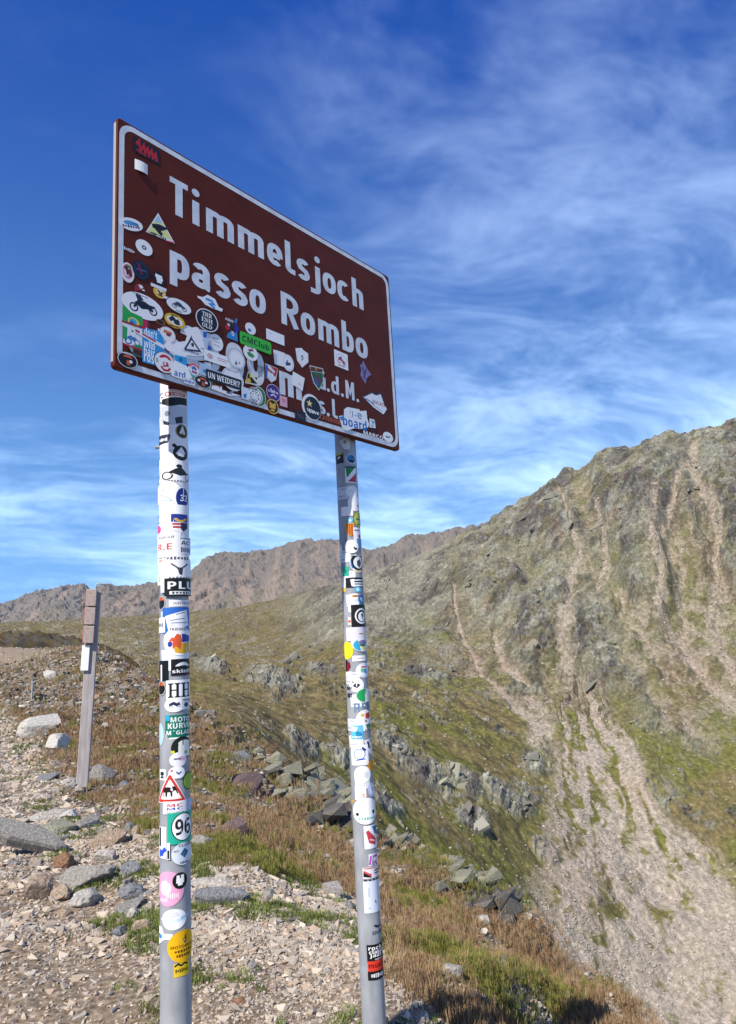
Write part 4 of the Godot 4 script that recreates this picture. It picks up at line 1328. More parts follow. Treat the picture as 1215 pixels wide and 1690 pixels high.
	sticker(panel, 0, .291, .007, .025, .01, 0, "r e4e7ee 0 0 1 1;z 2250b0 0 0 .85 .6")
	sticker(panel, 0, .313, .056, .029, .027, 0, "o e8e4e8 0 0 1 1;a d26a70 0 0 1 1 20 160;a 4fb0a4 0 0 1 1 190 350;o dfe6f0 0 0 .68 .68;k 5a6fae .2 -.4,.2 .0,.4 .3,.1;k a04a70 .16 -.4,-.2 .4,-.3", "small pink and turquoise round sticker")
	sticker(panel, 0, .358, .071, .024, .023, 0, "r a9c2dc 0 0 1 1;o 3f86b8 .1 -.2 .4 .3")
	sticker(panel, 0, .395, .033, .021, .013, 0, "o 7a4a30 0 0 1 1;o a4b060 -.2 .2 .4 .4")
	sticker(panel, 0, .349, .022, .039, .024, 0, "o 14141a 0 0 1 1;g e4e4e8 0 0 .96 .96 .07;a d4592a 0 .1 .5 .55 25 155;p d4592a -.1,.0 .1,.0 .3,-.65 -.1,-.6;o e8e8ea .4 .0 .16 .2;o e8e8ea -.45 .1 .16 .2", "second black oval sticker with orange wedges")
	sticker(panel, 0, .435, .028, .049, .02, 0, "p e6e8ec -.923,-.449 0,0 .056,-.711 1.907,-.732 .74,-1.422 -.988,-1.102;o 8a4450 -.2 -.2 .14 .2;p 7d93b0 .491,-1.071 1.266,.024 .998,-1.019;o 55585e .65 -.9 .2 .2")
	sticker(panel, 0, .391, .347, .059, .031, -4, "p e9eaee -1.011,.092 -.598,.242 -.224,.886 .378,.81 .705,-.003 1.032,.012 .971,-.421 .215,-.566 -.379,-.558 -.731,-.196 -.956,-.138;k 2f8fd0 .16 -.35,.25 .1,.3 .3,.0 .0,-.2 .4,-.45", "white clipped-corner sticker with a blue curl")
	sticker(panel, 0, .373, .269, .052, .044, 0, "o e9eaec 0 0 1 1;o 131a2c 0 0 .92 .92;x eceef0 0 .5 .44 .19 THR serif;x eceef0 0 .0 .5 .19 ESH serif;x eceef0 0 -.5 .44 .19 OLD serif", "dark round sticker with six white letters in three rows")
	sticker(panel, 0, .494, .268, .045, .051, 0, "p 2e86c8 -.503,-.404 -.07,.032 .209,-.149 .573,.06 .658,-.704 .123,-.695 -.58,-.684;p 2036a0 .23,.591 .663,.666 .794,.229 .353,-.108;p b02638 -.768,.141 -.483,.381 -.209,.096 -.496,-.117;p e6e6ea -.551,.465 -.2,.464 -.276,.233;p 1f6a50 -.37,.675 -.126,.591 -.237,.375;k 1d2c44 .105 -.202,.359 .442,.495;p 2a7cc0 .234,.75 .462,1.187 .639,1.082 .52,.729;z c9cfdc -.25 .78 .45 .12;o e9eaec .1 -.2 .14 .18;o 15181e .1 -.2 .06 .1", "blue, red and white jagged figure sticker")
	sticker(panel, 0, .59, .308, .028, .024, 0, "o e6e8ec 0 0 1 1;p 3568b4 -.4,-.1 -.1,.0 .2,-.4 -.2,-.6 -.5,-.4", "small white oval sticker with a blue blot")
	sticker(panel, 0, .448, .056, .084, .021, 0, "r 141821 0 0 1 1;x eef0f2 0 0 .9 .55 UN_WEIDER!?", "black strip lettered in white")
	sticker(panel, 0, .612, .253, .083, .026, 0, "R 3cb43a 0 0 1 1;x 0e1c10 0 .02 .84 .5 CMClub", "green rounded sticker with black letters")
	sticker(panel, 0, .725, .315, .051, .023, 0, "r ebecee 0 0 1 1;r d8dadf -.55 .4 .2 .15;o cdd2da .6 .2 .05 .08", "blank white rectangular sticker")
	sticker(panel, 0, .743, .229, .036, .028, 3, "p e8e9ec -.886,1.018 -.356,1.109 1.026,1.055 .8,-1.146 -.794,-1.129", "blank white square sticker")
	sticker(panel, 0, .794, .223, .033, .036, 0, "o e9eaec 0 0 1 1;p 22304e -.493,-.043 .376,.097 .423,-.189 -.391,-.44;r 3c5078 -.1 -.05 .3 .12;k 22304e .08 -.2,.3 -.1,.1;g b9c1d0 0 0 .84 .84 .06", "white oval sticker with a small dark ship")
	sticker(panel, 0, .877, .27, .041, .045, 0, "p eaebed -.906,.703 .057,.989 .204,.855 .973,.678 .972,-.198 -.006,-.99 -.737,-.435;k 4a5562 .05 -.15,.0 .1,.25 .2,.0 -.1,-.3;g c6ccd4 0 0 .7 .7 .04", "white shield sticker with a thin grey sign")
	sticker(panel, 0, .697, .152, .035, .041, 0, "p d7dbe2 -.979,.783 1.034,.719 .693,-.533 -.046,-.99 -.899,-.605;p 2a5cae -.948,.74 -.518,.641 -.68,-.555 -.043,-.931 -.897,-.569;p b02a38 -.297,.694 .976,.69 .651,-.251 .322,-.18 .567,.315;k b02a38 .12 -.6,.3 .5,-.1;o dde1e8 .1 -.2 .2 .2", "red, white and blue shield sticker")
	sticker(panel, 0, .849, .158, .039, .041, -6, "p eceded -.844,.773 .96,.664 .696,-.891 -.066,-.728 -.967,-.698;o e2ccd0 .25 -.25 .2 .2", "crooked white square sticker")
	sticker(panel, 0, .704, .07, .039, .036, 0, "o ccc6dc 0 0 1 1;o 43277a 0 0 .93 .93;o 1f1240 0 0 .4 .4;z c9bfe2 0 .1 .75 .16;k c9bfe2 .1 -.4,.4 -.1,.1 .2,.3;k c9bfe2 .1 -.4,-.4 .0,-.2 .4,-.4", "purple round sticker")
	sticker(panel, 0, .759, .047, .021, .022, 0, "r dca6b4 0 0 1 1;r c06a80 0 .3 .5 .12;r c06a80 .1 -.1 .4 .1", "pink square sticker")
	sticker(panel, 0, .697, .011, .033, .031, 0, "o dcab3a 0 0 1 1;o 1f1a10 0 0 .85 .85;k dcab3a .2 -.5,.4 .0,.1 .5,.4;k dcab3a .16 -.5,-.1 .5,-.1;k dcab3a .14 -.3,-.5 .3,-.5", "black round sticker with gold lettering")
	sticker(panel, 0, .627, .035, .035, .041, 0, "o e8eaec 0 0 1 1;o 2c7a4c 0 0 .94 .94;o e4e8ea -.3 -.05 .8 .8", "green and white round sticker")
	sticker(panel, 0, .602, .031, .038, .036, 0, "o e6e8ea 0 0 1 1;g 1c2028 0 0 .95 .95 .08;o 22262e 0 0 .62 .62;g dfe3e6 0 0 .5 .5 .25;k dfe3e6 .1 -.6,.0 .6,.0;k dfe3e6 .1 0,.6 0,-.6;k dfe3e6 .1 -.42,.42 .42,-.42;k dfe3e6 .1 .42,.42 -.42,-.42;z 1c2028 0 .76 .4 .08;z 1c2028 0 -.76 .4 .08", "white round sticker with a black wheel")
	sticker(panel, 0, .55, .028, .019, .024, 0, "r cfdcea 0 0 1 1;p 2a7cc0 -.558,-.224 .371,.072 .248,-.76 -.487,-.785", "pale blue square sticker")
	sticker(panel, 0, .924, .061, .06, .057, 0, "o e6e8ea 0 0 1 1;o 121a2c .1 -.05 .86 .88;p e6d68a -.2,.55 -.12,.36 .1,.34 -.06,.2 .0,-.02 -.2,.12 -.4,-.02 -.34,.2 -.5,.34 -.28,.36;x eceef2 -.1 -.28 .4 .12 We;x eceef2 .25 -.32 .5 .15 Love", "dark round sticker with a gold star")
	sticker(panel, 0, .853, .005, .032, .023, 0, "r 17141c 0 0 1 1;k 4a3d5c .2 -.6,.3 .6,-.3;k 3a3048 .2 -.4,-.4 .4,.4", "dark purple strip sticker")
	sticker(panel, 0, 1.041, .031, .066, .025, 0, "x b0603c 0 0 1 .42 CATERHAM", "orange outlined letters")
	sticker(panel, 0, .964, .204, .044, .058, 0, "p d8dcd4 -.941,.774 1.019,.931 .995,-.156 .273,-.964 -.465,-.512 -.74,.061;p 5a2c1c -.843,.725 .947,.867 .923,.576 -.82,.359;p 1d5a44 -.784,.331 .961,.548 .904,-.138 .281,-.872 -.371,-.459;r d08a34 .0 .68 .12 .08;p 6c3c34 -.214,.238 .241,.26 .285,-.013 .678,-.006 .521,-.319 .07,-.267;p 3a52a0 -.432,-.087 .081,-.124 .302,-.608 -.084,-.578", "green shield sticker with a brown top band")
	sticker(panel, 0, 1.135, .334, .047, .039, 0, "r ecedee 0 0 1 1;g c8a0aa 0 .05 .7 .7 .06;k a02848 .16 -.4,.0 -.1,.2 .2,-.1 .5,-.3;g a02848 -.3 -.25 .2 .2 .3;g a02848 .4 -.4 .2 .2 .3;o 5090b8 .0 .35 .12 .12;z b05068 0 -.75 .5 .07", "white square sticker with a red bicycle")
	sticker(panel, 0, 1.307, .322, .044, .055, 0, "p 7d74a0 -.303,1.033 .178,.529 .462,.305 1.019,.017 .395,-.322 .133,-.622 -.067,-1.069 -.42,-.819 -.907,-.439 -.703,.089 -.883,.535 -.548,.57;k 3c3460 .083 -.523,.373 -.057,-.256;k 3c3460 .075 .161,.362 -.308,-.472 .055,-.639", "mauve jagged jester sticker")
	sticker(panel, 0, 1.366, .184, .093, .058, 0, "p e4e9ee -.942,.19 -.228,.883 .134,.82 .558,1.105 .675,.528 .989,-.171 .676,-.726 -.153,-.401;k 1c2430 .069 -.905,.219 -.216,.842 .131,.78 .556,1.065 .873,.059;x a52438 .32 .1 .5 .15 DUCATI;k 4f94c4 .062 -.769,.122 -.064,-.101;k 9aa8b8 .039 -.284,-.146 .576,-.515", "white crest sticker lettered in red")
	sticker(panel, 0, 1.207, .065, .103, .052, 2, "p e9ecef -1.052,-.02 -.716,.183 -.687,.716 -.431,1.016 .376,1.122 .43,.978 .889,1.193 .908,.45 1.009,-.014 .925,-.334 .332,-.7 -.043,-.745 -.642,-1.188 -.899,-.996;x 6f8fb4 .1 .5 .42 .28 we;x 1668b8 .0 -.28 .82 .45 board;p 2a86cc -1.026,-.09 -.721,.102 -.678,-.203 -.924,-.37", "blue and white sticker of two stacked words")
	sticker(panel, 0, 1.186, .093, .037, .02, 0, "x f6f7f9 0 0 1 .9 we")
	sticker(panel, 0, 1.334, .077, .029, .025, 0, "p dfe6ea -.637,.805 .653,.865 .882,-.753 -.771,-.972;p 4ba0cc -.309,.537 .625,.505 .331,-.27;p 6c8c90 -.488,-.294 .317,-.449 .058,-.774")
	sticker(panel, 0, 1.339, .02, .074, .011, 0, "x f0f1f3 0 0 1 .8 MARCO", "white block letters of a short name")
	sticker(panel, 0, 1.454, .034, .04, .025, 0, "o eceef0 0 0 1 1;p 2c6c7c -.5,.2 .0,.1 .5,.35 .3,-.1 -.4,-.2", "small white round sticker at the corner")
	# a sticker peeling off, curled away from the face
	var curl := PackedVector3Array()
	for i in 6:
		var f0 := i / 6.0
		var f1 := (i + 1) / 6.0
		var pa := Vector3(0.066 + 0.05 * f0, 0, 0.002 + 0.006 * sin(f0 * PI * 0.8))
		var pb := Vector3(0.066 + 0.05 * f1, 0, 0.002 + 0.006 * sin(f1 * PI * 0.8))
		for v in [pa + Vector3(0, .735, 0), pb + Vector3(0, .735, 0), pb + Vector3(0, .775, 0), pa + Vector3(0, .735, 0), pb + Vector3(0, .775, 0), pa + Vector3(0, .775, 0)]:
			curl.append(v)
	obj("peeling_sticker", faces(curl), mats.plate, panel).set_meta("label", "pale blue sticker curling off the panel")
	obj("edge_trim", box(Vector3(x0 - 0.0025, y0 + 0.02, -0.017), Vector3(x0 - 0.0005, y1 - 0.02, -0.004), 0.0006), mats.steel, panel)
	# posts
	for k in 2:
		var post := MeshInstance3D.new()
		post.name = "post"
		var to: Vector3 = -post_at[k].normalized()
		var right := Vector3(to.z, 0, -to.x)
		post.transform = Transform3D(Basis(right, Vector3.UP, to), post_at[k] - base)
		post.mesh = tube([Vector3(0, -0.5, 0), Vector3(0, 0.8, 0), Vector3(0, 2.2, 0), Vector3(0, EYE + 1.72, 0)], POST_R, 40)
		post.material_override = mats.galvanised
		sign_.add_child(post, true)
		post.set_meta("label", ["nearer post, almost hidden by stickers", "farther post with bare grey metal between its stickers"][k])
		if k == 0:
			stick_first(post)
		else:
			stick_second(post)
		# clamps that hold the panel
		for hgt in [EYE + 1.13, EYE + 1.6]:
			var band := tube([Vector3(0, hgt - 0.02, 0), Vector3(0, hgt + 0.02, 0)], POST_R + 0.004, 24)
			obj("clamp", band, mats.steel, post)
	var bolt := obj("bolt", tube([Vector3(-0.062, EYE + 0.74, 0.0), Vector3(-0.04, EYE + 0.74, 0.0)], 0.006, 8), mats.steel, sign_.get_node("post"))
	bolt.set_meta("label", "small bolt end sticking out of the nearer post")

func stick_first(post: Node3D) -> void:
	sticker(post, 1, .009, 2.587, .066, .042, 0, "p dfe1e6 -1,.9 -.3,1 .2,.92 1,1 .95,-.2 1,-.9 .1,-1 -.9,-.93")
	sticker(post, 1, -.037, 2.562, .027, .021, 0, "o 3a4a6c 0 0 1 1;o d8dde6 0 0 .8 .8;k 7a2c3c .14 -.4,.2 .4,-.2")
	sticker(post, 1, .009, 2.506, .066, .041, 0, "p c9ced8 -1,.9 -.3,1 .2,.92 1,1 .95,-.2 1,-.9 .1,-1 -.9,-.93")
	sticker(post, 1, -.037, 2.481, .027, .021, 0, "o e4e8ec 0 0 1 1;g 2c3a30 0 0 .9 .9 .1;z 2c3a30 0 0 .5 .2")
	sticker(post, 1, .009, 2.43, .066, .041, 0, "p e3e4e8 -1,.9 -.3,1 .2,.92 1,1 .95,-.2 1,-.9 .1,-1 -.9,-.93")
	sticker(post, 1, -.038, 2.405, .027, .02, 0, "r 30343e 0 0 1 1;z e4e6ea 0 .1 .7 .3")
	sticker(post, 1, .009, 2.354, .066, .04, 0, "p dcdfe5 -1,.9 -.3,1 .2,.92 1,1 .95,-.2 1,-.9 .1,-1 -.9,-.93")
	sticker(post, 1, -.038, 2.33, .027, .02, 0, "o 3a4a6c 0 0 1 1;o d8dde6 0 0 .8 .8;k 7a2c3c .14 -.4,.2 .4,-.2")
	sticker(post, 1, .008, 2.284, .066, .04, 0, "p e6e7ea -1,.9 -.3,1 .2,.92 1,1 .95,-.2 1,-.9 .1,-1 -.9,-.93")
	sticker(post, 1, -.038, 2.26, .027, .02, 0, "o 3a4a6c 0 0 1 1;o d8dde6 0 0 .8 .8;k 7a2c3c .14 -.4,.2 .4,-.2")
	sticker(post, 1, .006, 2.215, .063, .04, 0, "p d3d8e0 -1,.9 -.3,1 .2,.92 1,1 .95,-.2 1,-.9 .1,-1 -.9,-.93")
	sticker(post, 1, -.038, 2.191, .027, .02, 0, "o 3a4a6c 0 0 1 1;o d8dde6 0 0 .8 .8;k 7a2c3c .14 -.4,.2 .4,-.2")
	sticker(post, 1, .004, 2.146, .062, .039, 0, "p e4e5e8 -1,.9 -.3,1 .2,.92 1,1 .95,-.2 1,-.9 .1,-1 -.9,-.93")
	sticker(post, 1, -.038, 2.123, .027, .02, 0, "o 3a4a6c 0 0 1 1;o d8dde6 0 0 .8 .8;k 7a2c3c .14 -.4,.2 .4,-.2")
	sticker(post, 1, .002, 2.074, .06, .039, 0, "p d9dce2 -1,.9 -.3,1 .2,.92 1,1 .95,-.2 1,-.9 .1,-1 -.9,-.93")
	sticker(post, 1, -.039, 2.051, .027, .019, 0, "r e6e4de 0 0 1 1;z 40465a 0 .3 .7 .14;z a04a40 0 -.2 .6 .2")
	sticker(post, 1, .001, 2.007, .06, .038, 0, "p e5e6e9 -1,.9 -.3,1 .2,.92 1,1 .95,-.2 1,-.9 .1,-1 -.9,-.93")
	sticker(post, 1, -.039, 1.984, .027, .019, 0, "r e6e4de 0 0 1 1;z 40465a 0 .3 .7 .14;z a04a40 0 -.2 .6 .2")
	sticker(post, 1, .001, 1.941, .059, .038, 0, "p e2e3e7 -1,.9 -.3,1 .2,.92 1,1 .95,-.2 1,-.9 .1,-1 -.9,-.93")
	sticker(post, 1, -.039, 1.918, .027, .019, 0, "r e6e4de 0 0 1 1;z 40465a 0 .3 .7 .14;z a04a40 0 -.2 .6 .2")
	sticker(post, 1, .013, 1.907, .062, .037, 0, "p cfd5dd -1,.9 -.3,1 .2,.92 1,1 .95,-.2 1,-.9 .1,-1 -.9,-.93")
	sticker(post, 1, .013, 1.777, .062, .036, 0, "p d9dde4 -1,.9 -.3,1 .2,.92 1,1 .95,-.2 1,-.9 .1,-1 -.9,-.93")
	sticker(post, 1, .009, 1.649, .058, .036, 0, "p dde0e6 -1,.9 -.3,1 .2,.92 1,1 .95,-.2 1,-.9 .1,-1 -.9,-.93")
	sticker(post, 1, .021, 2.606, .039, .014, 0, "r 5c2a72 0 0 1 1;z d8c8e4 .2 -.1 .6 .3", "purple sticker")
	sticker(post, 1, .007, 2.571, .046, .019, 0, "r e6e6ea 0 0 1 1;g b02c30 -.6 .1 .22 .5 .4;r b02c30 .2 .1 .6 .3;z eadfe0 .2 .1 .5 .2", "white sticker with a red spanner")
	sticker(post, 1, .007, 2.541, .052, .012, 0, "p 14161c -.946,1.254 .981,2.109 .971,-.056 .292,-.492 -.365,-1.268 -1.014,-.018")
	sticker(post, 1, .005, 2.494, .05, .034, 0, "r b4bccb 0 0 1 1;p 1a1d24 -.857,-.488 -.349,-.785 -.437,-1.103 -.778,-.905;p 2a2e38 -.011,-.26 .539,-.01 .535,-.738 .071,-.907;o 6e7686 -.5 .2 .2 .3", "grey torn sticker with black patches")
	sticker(post, 1, .009, 2.414, .037, .051, 0, "p e8e9ec -.069,.872 1.015,1.065 1.046,-.776 -1.003,-.92", "white torn sticker shaped like a cone")
	sticker(post, 1, .031, 2.438, .025, .026, 0, "o 2a2620 0 0 1 1;g b79a62 0 0 .97 .97 .1;k d8d2c4 .2 -.3,-.4 .0,.4 .3,-.4", "black and tan round sticker")
	sticker(post, 1, .005, 2.332, .056, .031, 0, "r e2e3e7 0 0 1 1")
	sticker(post, 1, .026, 2.358, .028, .027, 0, "o 15171c 0 0 1 1;k dfe2e6 .26 -.5,-.3 .0,.4 .4,-.2;o dfe2e6 .1 -.3 .3 .2;k 15171c .2 -1,1.1 -.6,.7", "black round sticker with a white bird")
	sticker(post, 1, .004, 2.284, .056, .03, 0, "r e6e7ea 0 0 1 1;g 24262c -.46 -.3 .36 .5 .3;g 24262c .85 -.35 .2 .5 .3;p 202228 -.4,.1 .1,.6 .4,.7 .7,.2 .9,.0 .3,-.3 .0,-.1;o 202228 .25 .85 .18 .22;z 70747e .2 -.9 .6 .09", "white sticker with a black bent motorbike rider")
	sticker(post, 1, -.023, 2.21, .056, .048, 0, "o 20222a 0 0 1 1;o eceef0 0 0 .97 .965;k a8bcd0 .054 -.485,.027 -.146,-.127 .179,-.342 .325,-.527;k a8bcd0 .045 -.569,-.402 .361,-.528;o a0b4cc -.2 .3 .1 .06", "white oval sticker with a thin black outline")
	sticker(post, 1, .031, 2.197, .027, .04, 0, "o dde2ea 0 0 1 1;o 1c2c7a -.05 0 .86 .9;x e6e9f0 .1 0 .5 .28 32", "blue round sticker with a number")
	sticker(post, 1, .002, 2.142, .053, .03, 0, "r e8e9ec 0 0 1 1;x 666c78 .3 -.2 .55 .16 Germania")
	sticker(post, 1, .02, 2.108, .031, .034, 0, "s e4e6ea 0 0 1 1;p 23358e -.92,.92 .92,.92 .92,.1 -.92,.1;a d0a63a .05 .5 .7 .38 180 360;a 23358e .05 .5 .35 .18 180 360;r b03c44 -.3 -.1 .5 .1;r b03c44 -.3 -.42 .45 .1;p 2a2a4c .05,.05 .9,.05 .85,-.5 .3,-.85 .05,-.6", "shield sticker in blue, yellow, red and white")
	sticker(post, 1, -.059, 2.09, .015, .014, 0, "o d0488c 0 0 1 1")
	sticker(post, 1, -.027, 2.035, .048, .04, 0, "r e6e7ea 0 0 1 1;x 4a505c 0 .62 .6 .12 Rudrolf;x c23c30 -.1 -.2 .55 .28 R.E", "white sticker with red initials")
	sticker(post, 1, .046, 2.031, .028, .03, 0, "r dfe3e6 0 0 1 1;r 3c8a80 0 .8 1 .06;x 1d2028 0 .3 .9 .22 ACT;z 3c424e 0 -.5 .9 .3")
	sticker(post, 1, .015, 1.955, .06, .045, 0, "o e9eaec 0 0 1 1;k 55585e .06 -.4,.3 -.1,.0 .0,-.2 .2,.0 .5,.3;p 33363c -.1,.0 .2,.0 .15,-.6 .0,-.5;z 55585e 0 .7 .6 .12;z 55585e .1 -.8 .6 .1", "white round sticker with a winged emblem")
	sticker(post, 1, .023, 1.889, .052, .03, 0, "r 14161b 0 0 1 1;x e9eaec .05 .2 .85 .42 PLU;r dfe1e5 .15 -.65 .85 .18;z 333840 .15 -.65 .7 .12", "black sticker with white capital letters")
	sticker(post, 1, -.052, 1.839, .022, .024, 0, "o 17171b 0 0 1 1;a d4602c 0 .1 .75 .7 20 160;g dcdce0 0 0 .95 .95 .08", "orange and black round sticker high on the post")
	sticker(post, 1, .029, 1.835, .046, .011, 0, "r e2e3e8 0 0 1 1;x 6a6470 .1 0 .8 .4 SUPERMOTO")
	sticker(post, 1, .016, 1.779, .058, .042, 0, "r 2c62b8 0 0 1 1;p e8eaee -.803,.333 .511,.819 .689,-.443 -.61,-.786;k 8c98b0 .048 -.192,.433 .348,.619;k 8c98b0 .048 -.536,-.026 .345,.133;k 8c98b0 .048 -.467,-.223 .566,-.203", "blue sticker with a crooked white sheet")
	sticker(post, 1, -.053, 1.765, .022, .025, 0, "r dfe4ee 0 0 1 1;z 444a58 0 0 .7 .3")
	sticker(post, 1, .019, 1.71, .055, .048, 0, "o e9eaec 0 0 1 1;p d8a624 -.45,-.2 .75,-.1 .75,-.75 .3,-.9 -.3,-.8;p 2c3a92 .1,.5 .8,.35 .8,-.05 .1,-.1;o 2c3a92 -.6 -.2 .14 .2;p d0552c -.45,.1 -.2,.5 .05,.4 .1,.0 .0,-.6 -.25,-.35 -.45,-.55;k d0552c .1 -.4,.2 -.6,.0;x 4a4460 0 .78 .6 .12 FRIEHERJO", "white round sticker with a red upright beast over yellow")
	sticker(post, 1, -.042, 1.615, .023, .033, 0, "r 15161a 0 0 1 1;r e2e3e7 -.3 -.2 .18 .8", "black sticker edge with a white bar")
	sticker(post, 1, .031, 1.624, .042, .027, 0, "r 17171b 0 0 1 1;a e6e7ea .0 -.35 .8 .95 30 150;a 17171b .0 -.4 .7 .62 20 160;a b03a48 .0 -.35 .8 .95 30 70;x eceded .05 -.45 .95 .22 skinfit;p b03a48 .2,-.85 .45,-.85 .32,-1.15", "black sticker with a white and red arc")
	sticker(post, 1, .02, 1.552, .047, .031, 0, "r eceef0 0 0 1 1;x 1a1c22 .0 -.05 .88 .75 HH serif", "white sticker with two black capital letters")
	sticker(post, 1, -.051, 1.559, .023, .024, 0, "o 17171b 0 0 1 1;a d4602c 0 .1 .75 .7 20 160;g dcdce0 0 0 .95 .95 .08", "orange and black round sticker lower down")
	sticker(post, 1, 0, 1.504, .033, .023, 0, "o e8eaed 0 0 1 1;k 232f4a .2 -.5,.0 -.1,.25 .2,.0 .5,.2;g 232f4a -.35 -.1 .18 .22 .3;g 232f4a .35 -.1 .18 .22 .3", "white round sticker with a small dark motorbike")
	sticker(post, 1, .04, 1.501, .018, .014, 0, "r c9d0da 0 0 1 1;o 2a3a54 0 .1 .5 .5")
	sticker(post, 1, .015, 1.434, .046, .038, 0, "p 0f6f5c -1.009,1.009 .94,.979 .982,-.959 -.769,-.848 -1.012,-.443;x e4ebe9 .15 .62 .75 .2 MOTO;x e4ebe9 .05 .1 .85 .22 KURVE;x e4ebe9 .0 -.45 .9 .18 M`GLAD;r e4ebe9 .1 -.92 .8 .07;p 2f9ac0 -1.009,1.009 -.674,1.046 -.675,.544 -.978,.556", "green sticker with slanted white words")
	sticker(post, 1, -.056, 1.413, .019, .035, 0, "o a9c8e0 0 0 1 1", "pale blue oval sticker")
	sticker(post, 1, .026, 1.367, .038, .036, 0, "o 1b1f1c 0 0 1 1;o e4e6e2 .2 .4 .6 .28;r dfe2dc .2 -.25 .6 .5;r c8cc3c -.85 -.3 .15 .12;o 9aa43c .3 -.4 .16 .14", "black and white round sticker with yellow bits")
	sticker(post, 1, .011, 1.332, .028, .023, 0, "o dfe0e8 0 0 1 1;o d0a0c0 .4 .1 .4 .3;k 4a5068 .1 -.5,.1 .3,.1", "white and pink torn sticker")
	sticker(post, 1, .006, 1.293, .026, .019, 0, "o e6e2e8 0 0 1 1;o c03a50 -.6 .3 .15 .2;o 3c5a90 .2 -.1 .3 .3")
	sticker(post, 1, .012, 1.291, .02, .017, 0, "o e8eaee 0 0 1 1;k 3a5a8c .14 -.4,.2 .0,-.2 .4,.2")
	sticker(post, 1, -.046, 1.287, .016, .017, 0, "r e6e7ea 0 0 1 1;o 1c1e24 0 .2 .6 .4;k 1c1e24 .2 -.5,-.5 .5,-.4", "white sticker edge with a black drawing")
	sticker(post, 1, -.015, 1.246, .054, .045, 0, "t eaebec 0 0 1 1;t c23a34 0 -.02 .92 .92;t ecedee 0 -.08 .66 .66;p 2a1c1a -.44,-.2 -.4,.0 -.28,.08 -.1,.1 .06,.06 .14,.14 .28,.12 .36,.0 .4,-.2 .46,-.36 .4,-.38 .34,-.22 .28,-.14 .2,-.2 .14,-.24 .14,-.56 .04,-.56 .02,-.28 -.14,-.26 -.16,-.56 -.28,-.56 -.28,-.3 -.34,-.28 -.34,-.56 -.43,-.56;k ecedee .05 .1,.06 .08,-.1 .16,-.14;r c23a34 0 -.9 .8 .05", "triangular warning sticker with a black elephant")
	sticker(post, 1, .05, 1.262, .025, .028, 0, "o 20241c 0 0 1 1;o 86b03e -.05 0 .88 .9", "green round sticker")
	sticker(post, 1, 0, 1.187, .039, .019, 0, "r e7e8eb 0 0 1 1;x b8283c 0 .35 .6 .25 MC;x 2a4cae 0 -.2 .65 .2 MC;x 6a78a0 0 -.75 .7 .1 MOTORRAD", "white sticker with red and blue slanted letters")
	sticker(post, 1, .056, 1.186, .019, .022, 0, "r a9b6d2 0 0 1 1")
	sticker(post, 1, .021, 1.124, .044, .047, 0, "r 22a38c 0 0 1 1;o 17191d .1 .05 .84 .9;o eceef0 .1 .05 .77 .84;x 17191d .12 .05 .6 .52 96", "turquoise sticker with a large black number")
	sticker(post, 1, -.051, 1.082, .023, .047, 0, "r e2e4ea 0 0 1 1;r 2c3242 -.3 .35 .3 .6;k 2c52c0 .154 -.437,-.519 .492,-.759;k 2c52c0 .138 -.439,-.866 .921,-.363", "white strip with a blue cross mark")
	sticker(post, 1, -.02, 1.058, .005, .025, 0, "r d8dade 0 0 1 1;r 1a1c22 0 -.4 .6 .5")
	sticker(post, 1, .025, 1.046, .036, .033, 0, "o c9d3df 0 0 1 1;k 2c5a80 .14 -.2,-.1 .1,.3 .3,.1 .0,-.3;x 3f4c60 .1 .75 .5 .12 CLUB;z 3f4c60 .1 -.78 .4 .12;x 3f4c60 -.6 .3 .2 .1 MOTO", "pale blue round club sticker")
	sticker(post, 1, -.023, .947, .051, .051, 0, "o e09ec0 0 0 1 1;o ecccd9 -.2 .05 .42 .42;o f0dfe6 -.2 .0 .28 .3;z eed3df .3 -.4 .4 .16;z eed3df -.3 -.65 .3 .1", "pink round sticker")
	sticker(post, 1, .015, .968, .024, .024, 0, "o 15161a 0 0 1 1;k e9eaec .3 -.45,.35 .5,.4;k e9eaec .3 -.5,.0 .5,.0;k e9eaec .2 -.3,-.4 .3,-.35", "black round sticker with a white scrawl over pink")
	sticker(post, 1, -.005, .858, .04, .03, 0, "o e9ebee 0 0 1 1;p c7dcec -.7,-.1 .9,.1 .9,-.15 -.6,-.4;p e9ebee -1.2,.0 -.8,.2 -.8,-.2;p 9cc4e4 .5,.15 1.3,.35 1.25,.15 .6,-.1;k b8c4d2 .05 -.4,.5 .3,.6;k b8c4d2 .05 -.3,.3 .4,.4", "white oval sticker with pale blue stripes")
	sticker(post, 1, -.042, .81, .033, .024, 0, "p e8eaee -1.001,1.067 -.131,1.068 .131,.334 1.023,.321 .965,-.343 .207,-.368 -1.002,-1.4;o 2f86cc -.5 -.1 .4 .3", "white star shaped sticker with a blue centre")
	sticker(post, 1, .025, .778, .05, .046, 0, "o dfac1c 0 0 1 1;p 6c3a2c -.1,.4 .15,.75 .2,.35;p 2c4a7c -.05,.3 .2,.35 .1,.15;x 40300c .0 .0 .8 .09 MOTORRAD;z 40300c .05 -.28 .6 .09;z 40300c .05 -.55 .5 .1", "yellow oval sticker with rows of black words")
	sticker(post, 1, .02, .713, .026, .019, 0, "r d8b82c 0 0 1 1;k 2c2410 .14 -.9,.6 -.5,.9 -.1,.6 .3,.9 .7,.6;z 2c2410 0 -.1 .8 .3", "yellow sticker with a black zigzag")

